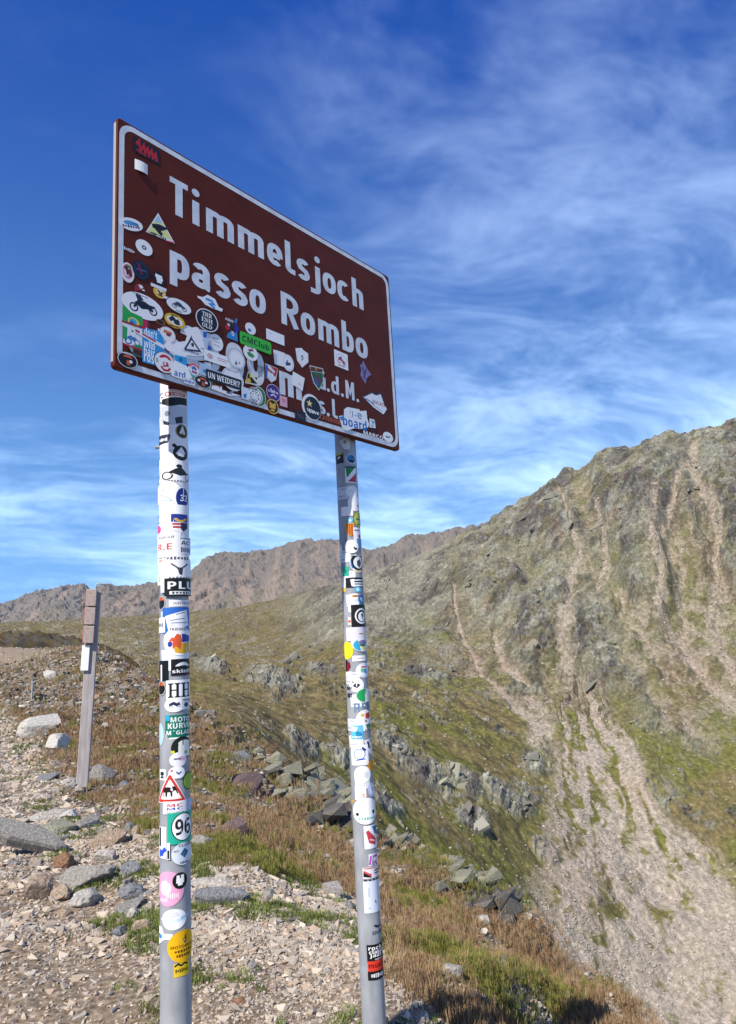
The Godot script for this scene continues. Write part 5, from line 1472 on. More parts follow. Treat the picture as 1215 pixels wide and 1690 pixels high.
func stick_second(post: Node3D) -> void:
	sticker(post, 2, -.026, 2.343, .041, .029, 0, "p c3cad4 -1,.9 -.3,1 .2,.92 1,1 .95,-.2 1,-.9 .1,-1 -.9,-.93;z 6a7488 -.2 -.5 .5 .1;z 8a6a70 .2 .6 .4 .08")
	sticker(post, 2, -.037, 2.057, .038, .028, 0, "p d2d7de -1,.9 -.3,1 .2,.92 1,1 .95,-.2 1,-.9 .1,-1 -.9,-.93;z 6a7488 -.2 -.5 .5 .1;z 8a6a70 .2 .6 .4 .08")
	sticker(post, 2, -.018, 1.965, .036, .027, 0, "p d8dce2 -1,.9 -.3,1 .2,.92 1,1 .95,-.2 1,-.9 .1,-1 -.9,-.93;z 6a7488 -.2 -.5 .5 .1;z 8a6a70 .2 .6 .4 .08")
	sticker(post, 2, .001, 1.861, .034, .028, 0, "p ccd2db -1,.9 -.3,1 .2,.92 1,1 .95,-.2 1,-.9 .1,-1 -.9,-.93;z 6a7488 -.2 -.5 .5 .1;z 8a6a70 .2 .6 .4 .08")
	sticker(post, 2, .016, 1.688, .036, .027, 0, "p dcdee4 -1,.9 -.3,1 .2,.92 1,1 .95,-.2 1,-.9 .1,-1 -.9,-.93;z 6a7488 -.2 -.5 .5 .1;z 8a6a70 .2 .6 .4 .08")
	sticker(post, 2, -.024, 1.53, .039, .027, 0, "p cdd3dc -1,.9 -.3,1 .2,.92 1,1 .95,-.2 1,-.9 .1,-1 -.9,-.93;z 6a7488 -.2 -.5 .5 .1;z 8a6a70 .2 .6 .4 .08")
	sticker(post, 2, -.002, 1.436, .033, .027, 0, "p d6dae1 -1,.9 -.3,1 .2,.92 1,1 .95,-.2 1,-.9 .1,-1 -.9,-.93;z 6a7488 -.2 -.5 .5 .1;z 8a6a70 .2 .6 .4 .08")
	sticker(post, 2, -.035, 1.337, .04, .026, 0, "p cfd5dd -1,.9 -.3,1 .2,.92 1,1 .95,-.2 1,-.9 .1,-1 -.9,-.93;z 6a7488 -.2 -.5 .5 .1;z 8a6a70 .2 .6 .4 .08")
	sticker(post, 2, -.021, 1.269, .037, .026, 0, "p d9dce2 -1,.9 -.3,1 .2,.92 1,1 .95,-.2 1,-.9 .1,-1 -.9,-.93;z 6a7488 -.2 -.5 .5 .1;z 8a6a70 .2 .6 .4 .08")
	sticker(post, 2, .002, 1.104, .035, .027, 0, "p d4d8df -1,.9 -.3,1 .2,.92 1,1 .95,-.2 1,-.9 .1,-1 -.9,-.93;z 6a7488 -.2 -.5 .5 .1;z 8a6a70 .2 .6 .4 .08")
	sticker(post, 2, -.002, 2.569, .025, .029, 0, "p c9ced8 -1.066,.553 -.07,1.044 .951,.963 .938,-.943 -.179,-.852;k 5c6472 .1 -.2,.2 .0,.4 .1,.1", "grey torn paper on the shaded side")
	sticker(post, 2, -.034, 2.506, .023, .024, 0, "r 2a2a2c 0 0 1 1;k b8a83c .2 -.7,.8 .8,.9;k d6d2b8 .2 -.3,.0 .3,.3", "black and yellow tag sticker")
	sticker(post, 2, .026, 2.498, .028, .025, 0, "o aebccd 0 0 1 1;o 2f7cb0 0 .1 .8 .75;p 14202e -.6,-.1 .6,-.1 .3,-.7 -.4,-.6;p 14202e -.1,.6 .3,.6 .1,.0", "blue round sticker")
	sticker(post, 2, .022, 2.426, .029, .038, 0, "r e8e9ec 0 0 1 1;p 1f8040 -.908,.927 .863,1.081 -.791,-.391;p b03448 1.002,.372 .838,-.903 -.653,-.853;r 24384c 0 .92 1 .08", "sticker striped green, white and red on the slant")
	sticker(post, 2, .022, 2.348, .03, .027, 0, "o e4e6ea 0 0 1 1;r c4cad4 0 .1 .9 .04")
	sticker(post, 2, .032, 2.294, .035, .036, 0, "o e9eaec 0 0 1 1;p 3c444e .3,-.2 .7,-.1 .6,-.6", "white oval sticker with a small dark wing")
	sticker(post, 2, -.008, 2.258, .027, .021, 0, "r eceef0 0 0 1 1", "blank white sticker")
	sticker(post, 2, .047, 2.222, .028, .038, 0, "o 6c7c2c 0 0 1 1;o b4c05a 0 0 .85 .9;r 5a6a2a .1 .0 .6 .1;r 5a6a2a .1 -.6 .5 .08", "lime green oval sticker")
	sticker(post, 2, -.001, 2.183, .021, .035, 0, "p d8a62a -.897,.632 1.086,.647 .815,-.958 .102,-1.059 -.684,-.636;k b0472c .111 -.347,.53 -.339,-.793;k b0472c .111 .117,.512 .065,-.947;k b0472c .112 .583,.505 .505,-.956", "yellow shield sticker with thin red stripes")
	sticker(post, 2, .004, 2.216, .013, .014, 0, "o 6ab4dc 0 0 1 1;o e4eef4 0 0 .4 .4")
	sticker(post, 2, .038, 2.151, .022, .033, 0, "r dfe2e8 0 0 1 1;o a03844 .4 -.2 .35 .3;r 6a7488 -.2 .6 .6 .1")
	sticker(post, 2, .047, 2.113, .016, .021, 0, "r 4f8cc4 0 0 1 1")
	sticker(post, 2, .006, 2.098, .03, .03, 0, "o eceef0 0 0 1 1;k 2a3038 .14 .3,-.1 .5,-.4 .8,-.3", "white round sticker")
	sticker(post, 2, -.05, 2.088, .01, .026, 0, "o e4e6ea 0 0 1 1")
	sticker(post, 2, .034, 2.025, .04, .043, 0, "o e4e6ea 0 0 1 1;o 1c2028 .0 .1 .94 .88;a 2f7cb8 .0 .0 .94 .94 160 225;a d8b22c 0 0 .94 .94 225 290;a a83030 0 0 .94 .94 290 350;o dcdfe4 .05 .05 .66 .62;p 3a4048 -.2,.2 .2,.4 .4,.0 .1,-.5 -.2,-.2;z dfe3e6 0 .8 .5 .08", "round sticker with a ring of blue, yellow and red")
	sticker(post, 2, -.029, 1.99, .017, .021, 0, "r 2aa088 0 0 1 1;k 14705c .2 -.4,.4 .2,.1 -.2,-.4", "turquoise square sticker")
	sticker(post, 2, .018, 1.939, .047, .022, 0, "r 17191d 0 0 1 1;p e4e6ea -.55,.6 -.2,.7 -.15,-.9 -.45,-.7;r e4e6ea .35 .45 .55 .12;r e4e6ea .35 -.1 .55 .12;r e4e6ea .35 -.6 .55 .16", "black and white tile shaped sticker")
	sticker(post, 2, -.046, 1.93, .015, .029, 0, "r e8e6dc 0 0 1 1;r dcb63c 0 -.7 1 .3")
	sticker(post, 2, .024, 1.908, .018, .013, 0, "o 5fb0d4 0 0 1 1;o d8ecf4 0 0 .4 .4")
	sticker(post, 2, .008, 1.878, .026, .013, 0, "o e8e6e2 0 0 1 1;o e0963c .1 .1 .6 .4;z 503018 .1 .1 .4 .3")
	sticker(post, 2, .04, 1.862, .017, .024, 0, "r 2f6ca4 0 0 1 1;k a9d0e8 .2 -.3,.4 .3,-.2")
	sticker(post, 2, .004, 1.831, .028, .026, 0, "p e8eaed -.841,.875 .799,.886 .772,.429 -.413,.296 -.523,-.88 -.959,-.668", "white bent strip sticker")
	sticker(post, 2, .032, 1.792, .043, .05, 0, "r 17181c 0 0 1 1;g dfe1e5 .1 .0 .75 .68 .2;a dfe1e5 .1 -.05 .42 .42 100 440;p 17181c .0,.2 .3,.2 .15,-.3", "black square sticker with a white ring")
	sticker(post, 2, -.02, 1.773, .007, .017, 0, "r d8cfc8 0 0 1 1;r b8583c 0 -.1 .8 .3")
	sticker(post, 2, .018, 1.716, .057, .029, 0, "r d4d0dc 0 0 1 1;o d8cc50 .4 .0 .14 .2;k 5a6478 .08 .0,.0 .3,.0", "pale lilac torn sticker")
	sticker(post, 2, -.042, 1.648, .032, .038, 0, "o e6dc2a 0 0 1 1", "bright yellow round sticker")
	sticker(post, 2, .031, 1.668, .043, .028, 0, "o d6dade 0 0 1 1;a 2f9cc0 0 .0 .92 .92 120 260;o 7a6c98 .1 .4 .5 .35;p e2cf4a -.2,-.4 .2,-.2 .6,-.5 .2,-.8;p 2c6a4c -.5,.0 .0,.2 .5,.0 .1,-.3", "round sticker with a little landscape")
	sticker(post, 2, .016, 1.612, .032, .012, 0, "r e6e7ec 0 0 1 1;r c06a74 .2 .0 .5 .12")
	sticker(post, 2, -.047, 1.583, .022, .029, 0, "p 7a1c24 -.31,.947 .905,.439 1.011,-.208 .096,-.998 -.431,-.836;p 201416 -.31,.947 .283,.777 -.085,-.836 -.595,-.675", "dark red sticker edge")
	sticker(post, 2, -.036, 1.551, .016, .007, 0, "r dfe1e5 0 0 1 1")
	sticker(post, 2, .036, 1.561, .039, .031, 0, "o e9eaee 0 0 1 1;g a9b8cc 0 0 .88 .88 .06;p 4a9cc8 -.3,.2 .3,.2 .5,-.5 .0,-.4;r b0505c .0 .45 .4 .1;o 7cb890 -.3 .0 .2 .3", "white oval sticker with a pale blue figure")
	sticker(post, 2, -.003, 1.5, .033, .029, 0, "o eceef1 0 0 1 1;p 2a2e48 -.5,-.1 -.2,.3 .3,.2 .5,.0 .1,-.4 -.2,-.3;k 2a2e48 .1 -.4,.3 -.5,.6", "white round sticker with a small black beast")
	sticker(post, 2, .034, 1.456, .041, .029, 0, "o e2e5e8 0 0 1 1;a 1d9858 0 0 .96 .96 80 265;a b03440 .1 0 .9 .9 -50 50;o e2e5e8 .35 -.1 .4 .5", "round sticker split green, white and red")
	sticker(post, 2, -.038, 1.474, .018, .037, 0, "z 2a3040 0 .4 .9 .2;z 2a3040 0 -.4 .8 .3")
	sticker(post, 2, .028, 1.407, .047, .019, 0, "x 6a83a0 0 0 1 1 REH", "large slate blue letters on the bare metal")
	sticker(post, 2, .028, 1.353, .042, .044, 0, "o e6e7e8 0 0 1 1;p c0362c -.1,.6 .5,.75 .8,.4 .4,.1 .0,.2;p 1f7a3c .0,-.4 .6,-.3 .8,-.7 .2,-.9;p 20242c -.1,-.1 .1,.1 .2,-.2;o d8b04a -.3 .5 .2 .15;z 30343c .3 -.9 .4 .07", "white round sticker with red and green shapes")
	sticker(post, 2, -.012, 1.307, .027, .028, 0, "r 5fb4d8 0 0 1 1;p 2280b0 -.189,.248 .868,-.123 .858,-.929 -.154,-.802;p e0ecf2 -.883,.892 .203,.723 -.104,.085 -.863,.162;z e0ecf2 0 -.7 .8 .14", "light blue square sticker")
	sticker(post, 2, .046, 1.244, .029, .032, 0, "p dfe2e6 -1.039,.857 .229,1.078 1,.911 1.002,-1.491 -.261,-.763;p 15171c -.584,.675 -.251,.71 .071,-.172 -.33,-.194;o b03c34 .5 .7 .3 .2", "white slanted sticker with black bars")
	sticker(post, 2, -.005, 1.214, .039, .041, 0, "r eceef1 0 0 1 1;g 2f5cae .0 .1 .65 .52 .14;k 2f5cae .06 -.4,-.5 .6,-.4;k 17306a .1 .3,.75 .7,.4;r c4cad4 0 -.8 .7 .04", "white square sticker with a blue loop")
	sticker(post, 2, .052, 1.168, .023, .024, 0, "o c98a1c 0 0 1 1", "orange round sticker")
	sticker(post, 2, .004, 1.136, .036, .034, 0, "o eff1f3 0 0 1 1;o cdd3dc .4 -.1 .3 .4", "blank white round sticker")
	sticker(post, 2, -.009, 1.063, .024, .028, 0, "r eaeaec 0 0 1 1;o e4b4a4 .5 -.3 .3 .3")
	sticker(post, 2, .049, 1.071, .026, .029, 0, "o b9c4e0 0 0 1 1;o dce2f2 0 0 .7 .7;k 6a7cc0 .1 -.3,.4 .2,-.2")
	sticker(post, 2, -.054, 1.029, .017, .009, 0, "p dca62a -1,0 -.2,.3 0,1 .2,.3 1,0 .2,-.3 0,-1 -.2,-.3")
	sticker(post, 2, .011, .991, .063, .054, 0, "o 1b1c20 0 0 1 1;o eceef0 0 0 .975 .975;p 17181c -.78,-.18 -.6,.05 -.35,.15 .85,.55 .85,.75 -.1,.6 -.35,.2 -.1,-.15 .6,.15 .85,.2 .85,-.05;o 17181c -.6 -.22 .12 .12;o 17181c .55 -.12 .12 .14;p eceef0 .1,.15 .3,.5 .45,.5 .25,.1;z 6ab4a8 .1 -.55 .6 .1", "large white oval sticker with a black van")
	sticker(post, 2, .036, .888, .039, .045, 0, "r e8eaed 0 0 1 1;p c03c4c -.8,.5 -.5,.6 .5,-.3 .3,-.75 -.5,-.5;p 2c6cae -.1,.9 .9,.9 .9,.1 .3,.2;k e8c4c8 .06 -.4,-.2 .3,-.4", "white sticker with red and blue leaf shapes")
	sticker(post, 2, .042, .806, .032, .03, 0, "p d4d8de -.946,.589 -.451,.582 1.001,.575 1.002,-1.367 -.051,-.975 -.388,.106 -.629,-.995 -1.023,-.934;k b050b4 .152 -.862,-.802 -.649,.159 .563,.24;k b050b4 .151 -.121,-.419 .383,-.945", "magenta letter sticker")
	sticker(post, 2, .029, .752, .045, .021, 0, "r d8d4da 0 0 1 1;r b84a5c -.3 .8 .6 .1;p 17181c -.932,.158 -.208,-.186 -.227,-.881 -.953,-.676;k c04a54 .176 -.906,.334 -.216,-.512;r 33363e .5 .3 .4 .12;r 33363e .5 -.2 .4 .12", "black, white and red strip sticker")
	sticker(post, 2, .03, .723, .045, .006, 0, "r 2a2d34 -.8 0 .14 .7;r 2a2d34 -.4 0 .12 .7;r 2a2d34 .0 0 .14 .7;r 2a2d34 .4 0 .14 .7;r 2a2d34 .8 0 .12 .7")
	sticker(post, 2, .029, .661, .046, .06, 0, "r ccd3e2 0 0 1 1;k 1d3a50 .04 .05,-.25 .12,-.45;r b4bccc -.5 .3 .08 .3;o 9098a8 -.5 -.7 .06 .05", "large pale blue paper sticker")
	sticker(post, 2, .044, .553, .031, .014, 0, "a 1c1e24 0 .3 .9 1 190 340;a 8a94a4 .1 .55 .7 .8 190 340")
	sticker(post, 2, .043, .526, .032, .009, 0, "z 55606e 0 0 1 .8")
	sticker(post, 2, .03, .452, .045, .032, 0, "r 17181c 0 0 1 1;x eceef0 -.15 .6 .7 .24 rock;x eceef0 .05 .15 .85 .22 classic;x eceef0 -.15 -.3 .6 .26 jazz;x c9ccd0 .1 -.75 .4 .12 open", "black sticker with white words")
	sticker(post, 2, .031, .405, .044, .019, 0, "r c93a2c 0 0 1 1;x 1c1412 -.05 .15 .9 .5 musik", "red sticker with a black word")
	sticker(post, 2, .028, .371, .043, .016, 0, "r 17181c 0 0 1 1;z e9eaec 0 0 .7 .5")

# ------------------------------------------------------------------ the wooden snow pole and the stake
func marker_post() -> void:
	var at := spot("near", -21.569, 3.343)
	var o := thing("marker_post", "leaning grey wooden marker post with three stacked blocks near its top", "marker post", at)
	# local frame: z out of the broad face, x across it, y up along the leaning post
	o.basis = Basis(Vector3.BACK, deg_to_rad(-3.0)) * Basis(Vector3.UP, deg_to_rad(14.0))
	obj("pole", box(Vector3(-0.085, -0.35, -0.05), Vector3(0.072, 2.72, 0.03), 0.008), mats.wood, o)
	for k in 3:
		var y := 1.98 + k * 0.262
		var b := obj("block", box(Vector3(-0.115, y, 0.0325), Vector3(0.030, y + 0.246, 0.12), 0.008), mats.block, o)
		b.set_meta("label", ["lowest pale block", "middle block", "topmost block"][k])
		obj("red_edge", box(Vector3(-0.122, y + 0.006, 0.036), Vector3(-0.1155, y + 0.24, 0.116), 0.001), mats.red, b)
		obj("nail", tube([Vector3(0.02, y + 0.18, 0.118), Vector3(0.02, y + 0.18, 0.127)], 0.009, 6), mats.steel, b)
	obj("plate", box(Vector3(-0.125, 1.60, 0.034), Vector3(-0.02, 1.955, 0.07), 0.004), mats.plate, o)
	obj("hook", tube([Vector3(0, 2.70, 0.0), Vector3(0, 2.80, 0.0), Vector3(0.004, 2.825, 0.0), Vector3(0.03, 2.838, 0.0), Vector3(0.13, 2.838, -0.02)], 0.012, 8), mats.steel, o)

	var st := spot("near", -24.982, 4.686)
	var stake := thing("stake", "thin metal stake with a dark cap behind the white boulder", "stake", st)
	obj("rod", tube([Vector3(0, -0.2, 0), Vector3(0.01, 0.58, 0)], 0.030, 10), mats.steel, stake)
	obj("cap", tube([Vector3(0.01, 0.582, 0), Vector3(0.01, 0.60, 0), Vector3(0.01, 0.66, 0), Vector3(0.01, 0.69, 0)], 0.045, 10, 0.02), mats.rock_blue, stake)

# ------------------------------------------------------------------ stones
var rock_cache := {}

# a broken stone: a ball of noise cut by flat faces; size about one metre across
func rock_mesh(sd: int, flat: float, detail: int, cuts: int) -> ArrayMesh:
	var key := "%d %f %d %d" % [sd, flat, detail, cuts]
	if rock_cache.has(key):
		return rock_cache[key]
	var rng := RandomNumberGenerator.new()
	rng.seed = sd * 7919 + 13
	var g := (1.0 + sqrt(5.0)) / 2.0
	var v: Array = [Vector3(-1, g, 0), Vector3(1, g, 0), Vector3(-1, -g, 0), Vector3(1, -g, 0), Vector3(0, -1, g), Vector3(0, 1, g), Vector3(0, -1, -g), Vector3(0, 1, -g), Vector3(g, 0, -1), Vector3(g, 0, 1), Vector3(-g, 0, -1), Vector3(-g, 0, 1)]
	var f: Array = [[0, 11, 5], [0, 5, 1], [0, 1, 7], [0, 7, 10], [0, 10, 11], [1, 5, 9], [5, 11, 4], [11, 10, 2], [10, 7, 6], [7, 1, 8], [3, 9, 4], [3, 4, 2], [3, 2, 6], [3, 6, 8], [3, 8, 9], [4, 9, 5], [2, 4, 11], [6, 2, 10], [8, 6, 7], [9, 8, 1]]
	for i in v.size():
		v[i] = v[i].normalized()
	for d in detail:
		var mids := {}
		var nf: Array = []
		for t in f:
			var q: Array = []
			for k in 3:
				var a: int = t[k]
				var b: int = t[(k + 1) % 3]
				var mk := mini(a, b) * 100000 + maxi(a, b)
				if not mids.has(mk):
					mids[mk] = v.size()
					v.append(((v[a] + v[b]) * 0.5).normalized())
				q.append(mids[mk])
			nf.append_array([[t[0], q[0], q[2]], [t[1], q[1], q[0]], [t[2], q[2], q[1]], [q[0], q[1], q[2]]])
		f = nf
	var planes: Array = []
	for k in cuts:
		var n := Vector3(rng.randfn(), rng.randfn(), rng.randfn()).normalized()
		planes.append([n, rng.randf_range(0.50, 0.85)])
	var n3: FastNoiseLite = n_f3
	var so := sd * 3.7
	var pts := PackedVector3Array()
	for p in v:
		var q: Vector3 = p * (1.0 + 0.22 * n3.get_noise_3d(p.x * 1.1 + so, p.y * 1.1, p.z * 1.1))
		for pl in planes:
			var over: float = q.dot(pl[0]) - pl[1]
			if over > 0.0:
				q -= pl[0] * over * 0.93
		q *= 1.0 + 0.05 * n3.get_noise_3d(p.x * 4.0 + so, p.y * 4.0, p.z * 4.0)
		q.y *= flat
		pts.append(q * 0.58)
	var ix := PackedInt32Array()
	for t in f:
		ix.append_array(PackedInt32Array([t[0], t[2], t[1]]))
	var me := faces(pts, ix)
	rock_cache[key] = me
	return me

# an angular broken block: the hull of a handful of points
func block_mesh(sd: int, n: int) -> ArrayMesh:
	var key := "block %d %d" % [sd, n]
	if rock_cache.has(key):
		return rock_cache[key]
	var rng := RandomNumberGenerator.new()
	rng.seed = sd * 104729 + 7
	var pts: Array = []
	for k in n:
		# corners crowd towards the edges of a box, as in jointed rock
		var p := Vector3(rng.randf_range(-1, 1), rng.randf_range(-1, 1), rng.randf_range(-1, 1))
		var q := Vector3(signf(p.x) * pow(absf(p.x), 0.45), signf(p.y) * pow(absf(p.y), 0.45), signf(p.z) * pow(absf(p.z), 0.45))
		pts.append(q * 0.46)
	rock_cache[key] = hull(pts, Vector3.ZERO)
	return rock_cache[key]

# a stone resting on the near ground, partly sunk
func stone(called: String, az: float, t: float, size: Vector3, turn: float, tint: String, sd: int, label: String, category := "rock", group := "", lean := Vector2.ZERO, detail := 2, sunk := 0.30) -> void:
	var p := spot("near", az, t)
	var o := obj(called, rock_mesh(sd, 1.0, detail, 9), mats["rock_" + tint])
	o.position = p + Vector3(0, size.y * (0.5 - sunk), 0)
	o.basis = Basis(Vector3.UP, turn) * Basis(Vector3.RIGHT, lean.x) * Basis(Vector3.BACK, lean.y) * Basis.from_scale(size)
	tag(o, label, category, group)
	landmark(label, p)

# a crag: many broken blocks grown together into one piece
func crag_mesh(sd: int) -> ArrayMesh:
	var key := "crag %d" % sd
	if rock_cache.has(key):
		return rock_cache[key]
	var rng := RandomNumberGenerator.new()
	rng.seed = sd * 31 + 5
	var st := SurfaceTool.new()
	st.begin(Mesh.PRIMITIVE_TRIANGLES)
	for k in 16:
		var u := rng.randf()
		var at := Vector3(rng.randf_range(-0.5, 0.5), 0, rng.randf_range(-0.35, 0.35))
		at.y = -0.25 + 0.55 * u * (1.0 - absf(at.x) * 1.2)
		var sz := lerpf(0.55, 0.24, u) * rng.randf_range(0.7, 1.2)
		var b := Basis(Vector3.UP, rng.randf_range(-0.5, 0.5)) * Basis(Vector3.BACK, 0.55 + rng.randfn() * 0.18) * Basis.from_scale(Vector3(sz, sz * rng.randf_range(0.4, 0.7), sz * rng.randf_range(0.6, 0.9)))
		st.append_from(block_mesh(rng.randi_range(50, 58), 14), 0, Transform3D(b, at))
	rock_cache[key] = st.commit()
	return rock_cache[key]

# a broken plate of stone with a flat face
func slab(az: float, t: float, size: Vector3, turn: float, tilt: float, roll: float, lift: float, tint: String, label: String) -> void:
	var pts: Array = []
	for q in [[-.50, -.10], [-.38, -.19], [-.12, -.16], [.10, -.19], [.36, -.07], [.50, .08], [.40, .17], [.05, .13], [-.20, .19], [-.46, .05]]:
		pts.append(Vector3(q[0] * size.x * 0.94, size.y * (0.42 + 0.16 * sin(q[0] * 9.0 + q[1] * 17.0)), q[1] * size.z * 1.8))
		pts.append(Vector3(q[0] * size.x, size.y * 0.25, q[1] * size.z * 2.0))
		pts.append(Vector3(q[0] * size.x * 0.95, size.y * -0.5, q[1] * size.z * 1.9))
	var o := obj("slab", hull(pts, Vector3.ZERO), mats["rock_" + tint])
	o.position = spot("near", az, t) + Vector3(0, lift, 0)
	o.basis = Basis(Vector3.UP, turn) * Basis(Vector3.RIGHT, tilt) * Basis(Vector3.BACK, roll)
	tag(o, label, "rock")
	landmark(label, o.position)

func crag(az: float, t: float, size: Vector3, turn: float, tint: String, sd: int, label: String) -> void:
	var p := spot("near", az, t)
	var o := obj("outcrop", crag_mesh(sd), mats["rock_" + tint])
	o.position = p + Vector3(0, size.y * 0.05, 0)
	o.basis = Basis(Vector3.UP, turn) * Basis.from_scale(size)
	tag(o, label, "rock outcrop")
	landmark(label, p)

func knoll() -> void:
	var st := SurfaceTool.new()
	st.begin(Mesh.PRIMITIVE_TRIANGLES)
	var at := spot("near", -26.6, 6.0)
	at += Vector3(at.x, 0, at.z).normalized() * 9.0
	at.y -= 0.6
	var n := 90
	var grid: Array = []
	for i in n + 1:
		var row: Array = []
		for j in n + 1:
			var u := i * 2.0 / n - 1.0
			var v := j * 2.0 / n - 1.0
			var x := u * 11.0
			var z := v * 7.0
			var d := clampf(1.0 - u * u - v * v, 0.0, 1.0)
			var y := 3.4 * pow(d, 0.6) - 1.2 + d * (n_r3.get_noise_2d(x * 0.35, z * 0.35) * 0.7 + n_f3.get_noise_2d(x * 1.4, z * 1.4) * 0.3)
			row.append(Vector3(x, y, z))
		grid.append(row)
	for i in n:
		for j in n:
			for q in [[0, 0], [1, 1], [0, 1], [0, 0], [1, 0], [1, 1]]:
				var p: Vector3 = grid[i + q[0]][j + q[1]]
				var f := n01(n_f3, p.x * 1.1, p.z * 1.1 + p.y)
				var c := Vector3(0.13, 0.105, 0.06).lerp(Vector3(0.11, 0.105, 0.095), sm(0.45, 0.6, f))
				c = c.lerp(Vector3(0.24, 0.17, 0.085), sm(0.9, -0.4, p.y))
				c *= 0.75 + 0.5 * n01(n_f3, p.x * 4.0, p.z * 4.0)
				st.set_color(Color(c.x, c.y, c.z))
				st.add_vertex(p)
	st.generate_normals()
	var o := obj("knoll", st.commit(), mats.far)
	o.position = at
	kind(o, "structure", "low dark knoll beyond the gravel track on the far left")

func boulders() -> void:
	knoll()
	landmarks.append(["foot of the marker post", spot("near", -21.569, 3.343)])
	landmarks.append(["nearer post", post_at[0]])
	landmarks.append(["farther post", post_at[1]])
	landmarks.append(["stake", spot("near", -24.982, 4.686)])
	stone("rock", -24.253, 2.143, Vector3(0.224, 0.213, 0.179), 0.80, "tan", 3, "tan pointed stone below the big grey slab", "rock", "", Vector2(0.00, 0.00), 3)
	stone("rock", -22.898, 2.114, Vector3(0.164, 0.131, 0.131), 2.10, "tan", 4, "small brown wedge of stone beside the tan pointed stone", "rock", "", Vector2(0.00, 0.20), 3)
	stone("rock", -22.714, 2.429, Vector3(0.162, 0.146, 0.130), 1.20, "rust", 5, "rust brown stone in the shadow of the big grey slab", "rock", "", Vector2(0.00, 0.00), 3)
	stone("rock", -21.072, 2.257, Vector3(0.391, 0.215, 0.274), 0.20, "grey", 6, "grey brown block with streaked side right of the slab", "rock", "", Vector2(0.15, 0.20), 3)
	stone("rock", -21.053, 2.071, Vector3(0.256, 0.128, 0.179), 1.00, "pale", 7, "smooth pale stone lying in front of the grey brown block", "rock", "", Vector2(0.00, 0.00), 3)
	stone("rock", -23.782, 2.986, Vector3(0.423, 0.119, 0.254), 0.50, "pale", 8, "flat pale slab above the big grey slab", "rock", "", Vector2(0.00, 0.10), 3)
	stone("rock", -22.474, 2.986, Vector3(0.259, 0.129, 0.181), 2.00, "white", 9, "whitish stone at the end of the flat pale slab", "rock", "", Vector2(0.00, 0.00), 3)
	stone("rock", -23.298, 2.814, Vector3(0.417, 0.175, 0.292), 0.30, "green", 10, "greenish grey sloping stone in the gravel", "rock", "", Vector2(0.20, 0.20), 3)
	stone("rock", -21.207, 2.843, Vector3(0.272, 0.163, 0.217), 0.90, "grey", 11, "grey stone among weeds left of the nearer post", "rock", "", Vector2(0.00, 0.00), 3)
	stone("rock", -20.084, 2.686, Vector3(0.384, 0.146, 0.230), 0.40, "tan", 12, "flat pinkish stone among the green weeds", "rock", "", Vector2(0.00, 0.25), 3)
	stone("rock", -18.399, 2.929, Vector3(0.156, 0.140, 0.125), 0.10, "blue", 1, "blue grey upright stone close to the nearer post", "rock", "", Vector2(0.00, 0.00), 3)
	stone("rock", -17.827, 2.957, Vector3(0.140, 0.098, 0.112), 1.70, "tan", 2, "pinkish stone touching the blue grey upright stone", "rock", "", Vector2(0.00, 0.00), 3)
	stone("rock", -19.991, 2.500, Vector3(0.201, 0.121, 0.161), 0.20, "pale", 3, "light stone behind the bluish block in the weeds", "rock", "", Vector2(0.00, 0.00), 3)
	stone("rock", -18.461, 2.371, Vector3(0.194, 0.126, 0.156), 2.40, "blue", 4, "bluish block lying on the gravel left of the nearer post", "rock", "", Vector2(0.00, 0.10), 3)
	stone("rock", -18.371, 2.129, Vector3(0.178, 0.107, 0.124), 0.50, "blue", 5, "dark blue grey stone below the bluish block", "rock", "", Vector2(0.00, 0.00), 3)
	stone("rock", -18.446, 2.014, Vector3(0.231, 0.069, 0.139), 1.30, "grey", 6, "flat grey stone below the dark blue grey stone", "rock", "", Vector2(0.00, 0.10), 3)
	stone("rock", -18.042, 1.871, Vector3(0.096, 0.087, 0.077), 0.70, "pale", 7, "small pale upright stone low beside the nearer post", "rock", "", Vector2(0.00, 0.00), 3)
	stone("rock", -17.556, 1.471, Vector3(0.120, 0.096, 0.084), 0.20, "tan", 8, "orange brown leaning stone low beside the nearer post", "rock", "", Vector2(0.20, 0.30), 3)
	stone("rock", -19.070, 1.443, Vector3(0.102, 0.072, 0.082), 1.50, "blue", 9, "small grey stone with a green top in the gravel", "rock", "", Vector2(0.00, 0.00), 3)
	stone("rock", -22.575, 1.971, Vector3(0.114, 0.057, 0.091), 0.40, "tan", 10, "brown stone alone on the bare gravel", "rock", "", Vector2(0.00, 0.00), 3)
	stone("boulder", -24.235, 4.157, Vector3(0.892, 0.669, 0.713), 0.50, "white", 11, "large white boulder at the gravel edge below the stake", "rock", "", Vector2(0.10, -0.15), 3)
	stone("boulder", -23.310, 3.857, Vector3(0.512, 0.307, 0.409), 1.50, "white", 12, "second white boulder sloping down towards the marker post", "rock", "", Vector2(0.20, 0.20), 3)
	stone("boulder", -23.749, 5.229, Vector3(1.053, 0.369, 0.527), 2.50, "white", 1, "long white stone lying high on the turf bank", "rock", "", Vector2(0.00, 0.35), 3)
	stone("rock", -20.420, 3.514, Vector3(0.376, 0.263, 0.301), 0.70, "grey", 2, "grey stone right beside the foot of the marker post", "rock", "", Vector2(0.00, 0.00), 3)
	stone("rock", -18.914, 3.600, Vector3(0.278, 0.194, 0.222), 1.90, "blue", 3, "blue grey stone a little right of the marker post", "rock", "", Vector2(0.00, 0.00), 3)
	stone("rock", -19.723, 3.386, Vector3(0.188, 0.113, 0.151), 0.90, "tan", 4, "tan stone in front of the marker post", "rock", "", Vector2(0.00, 0.00), 3)
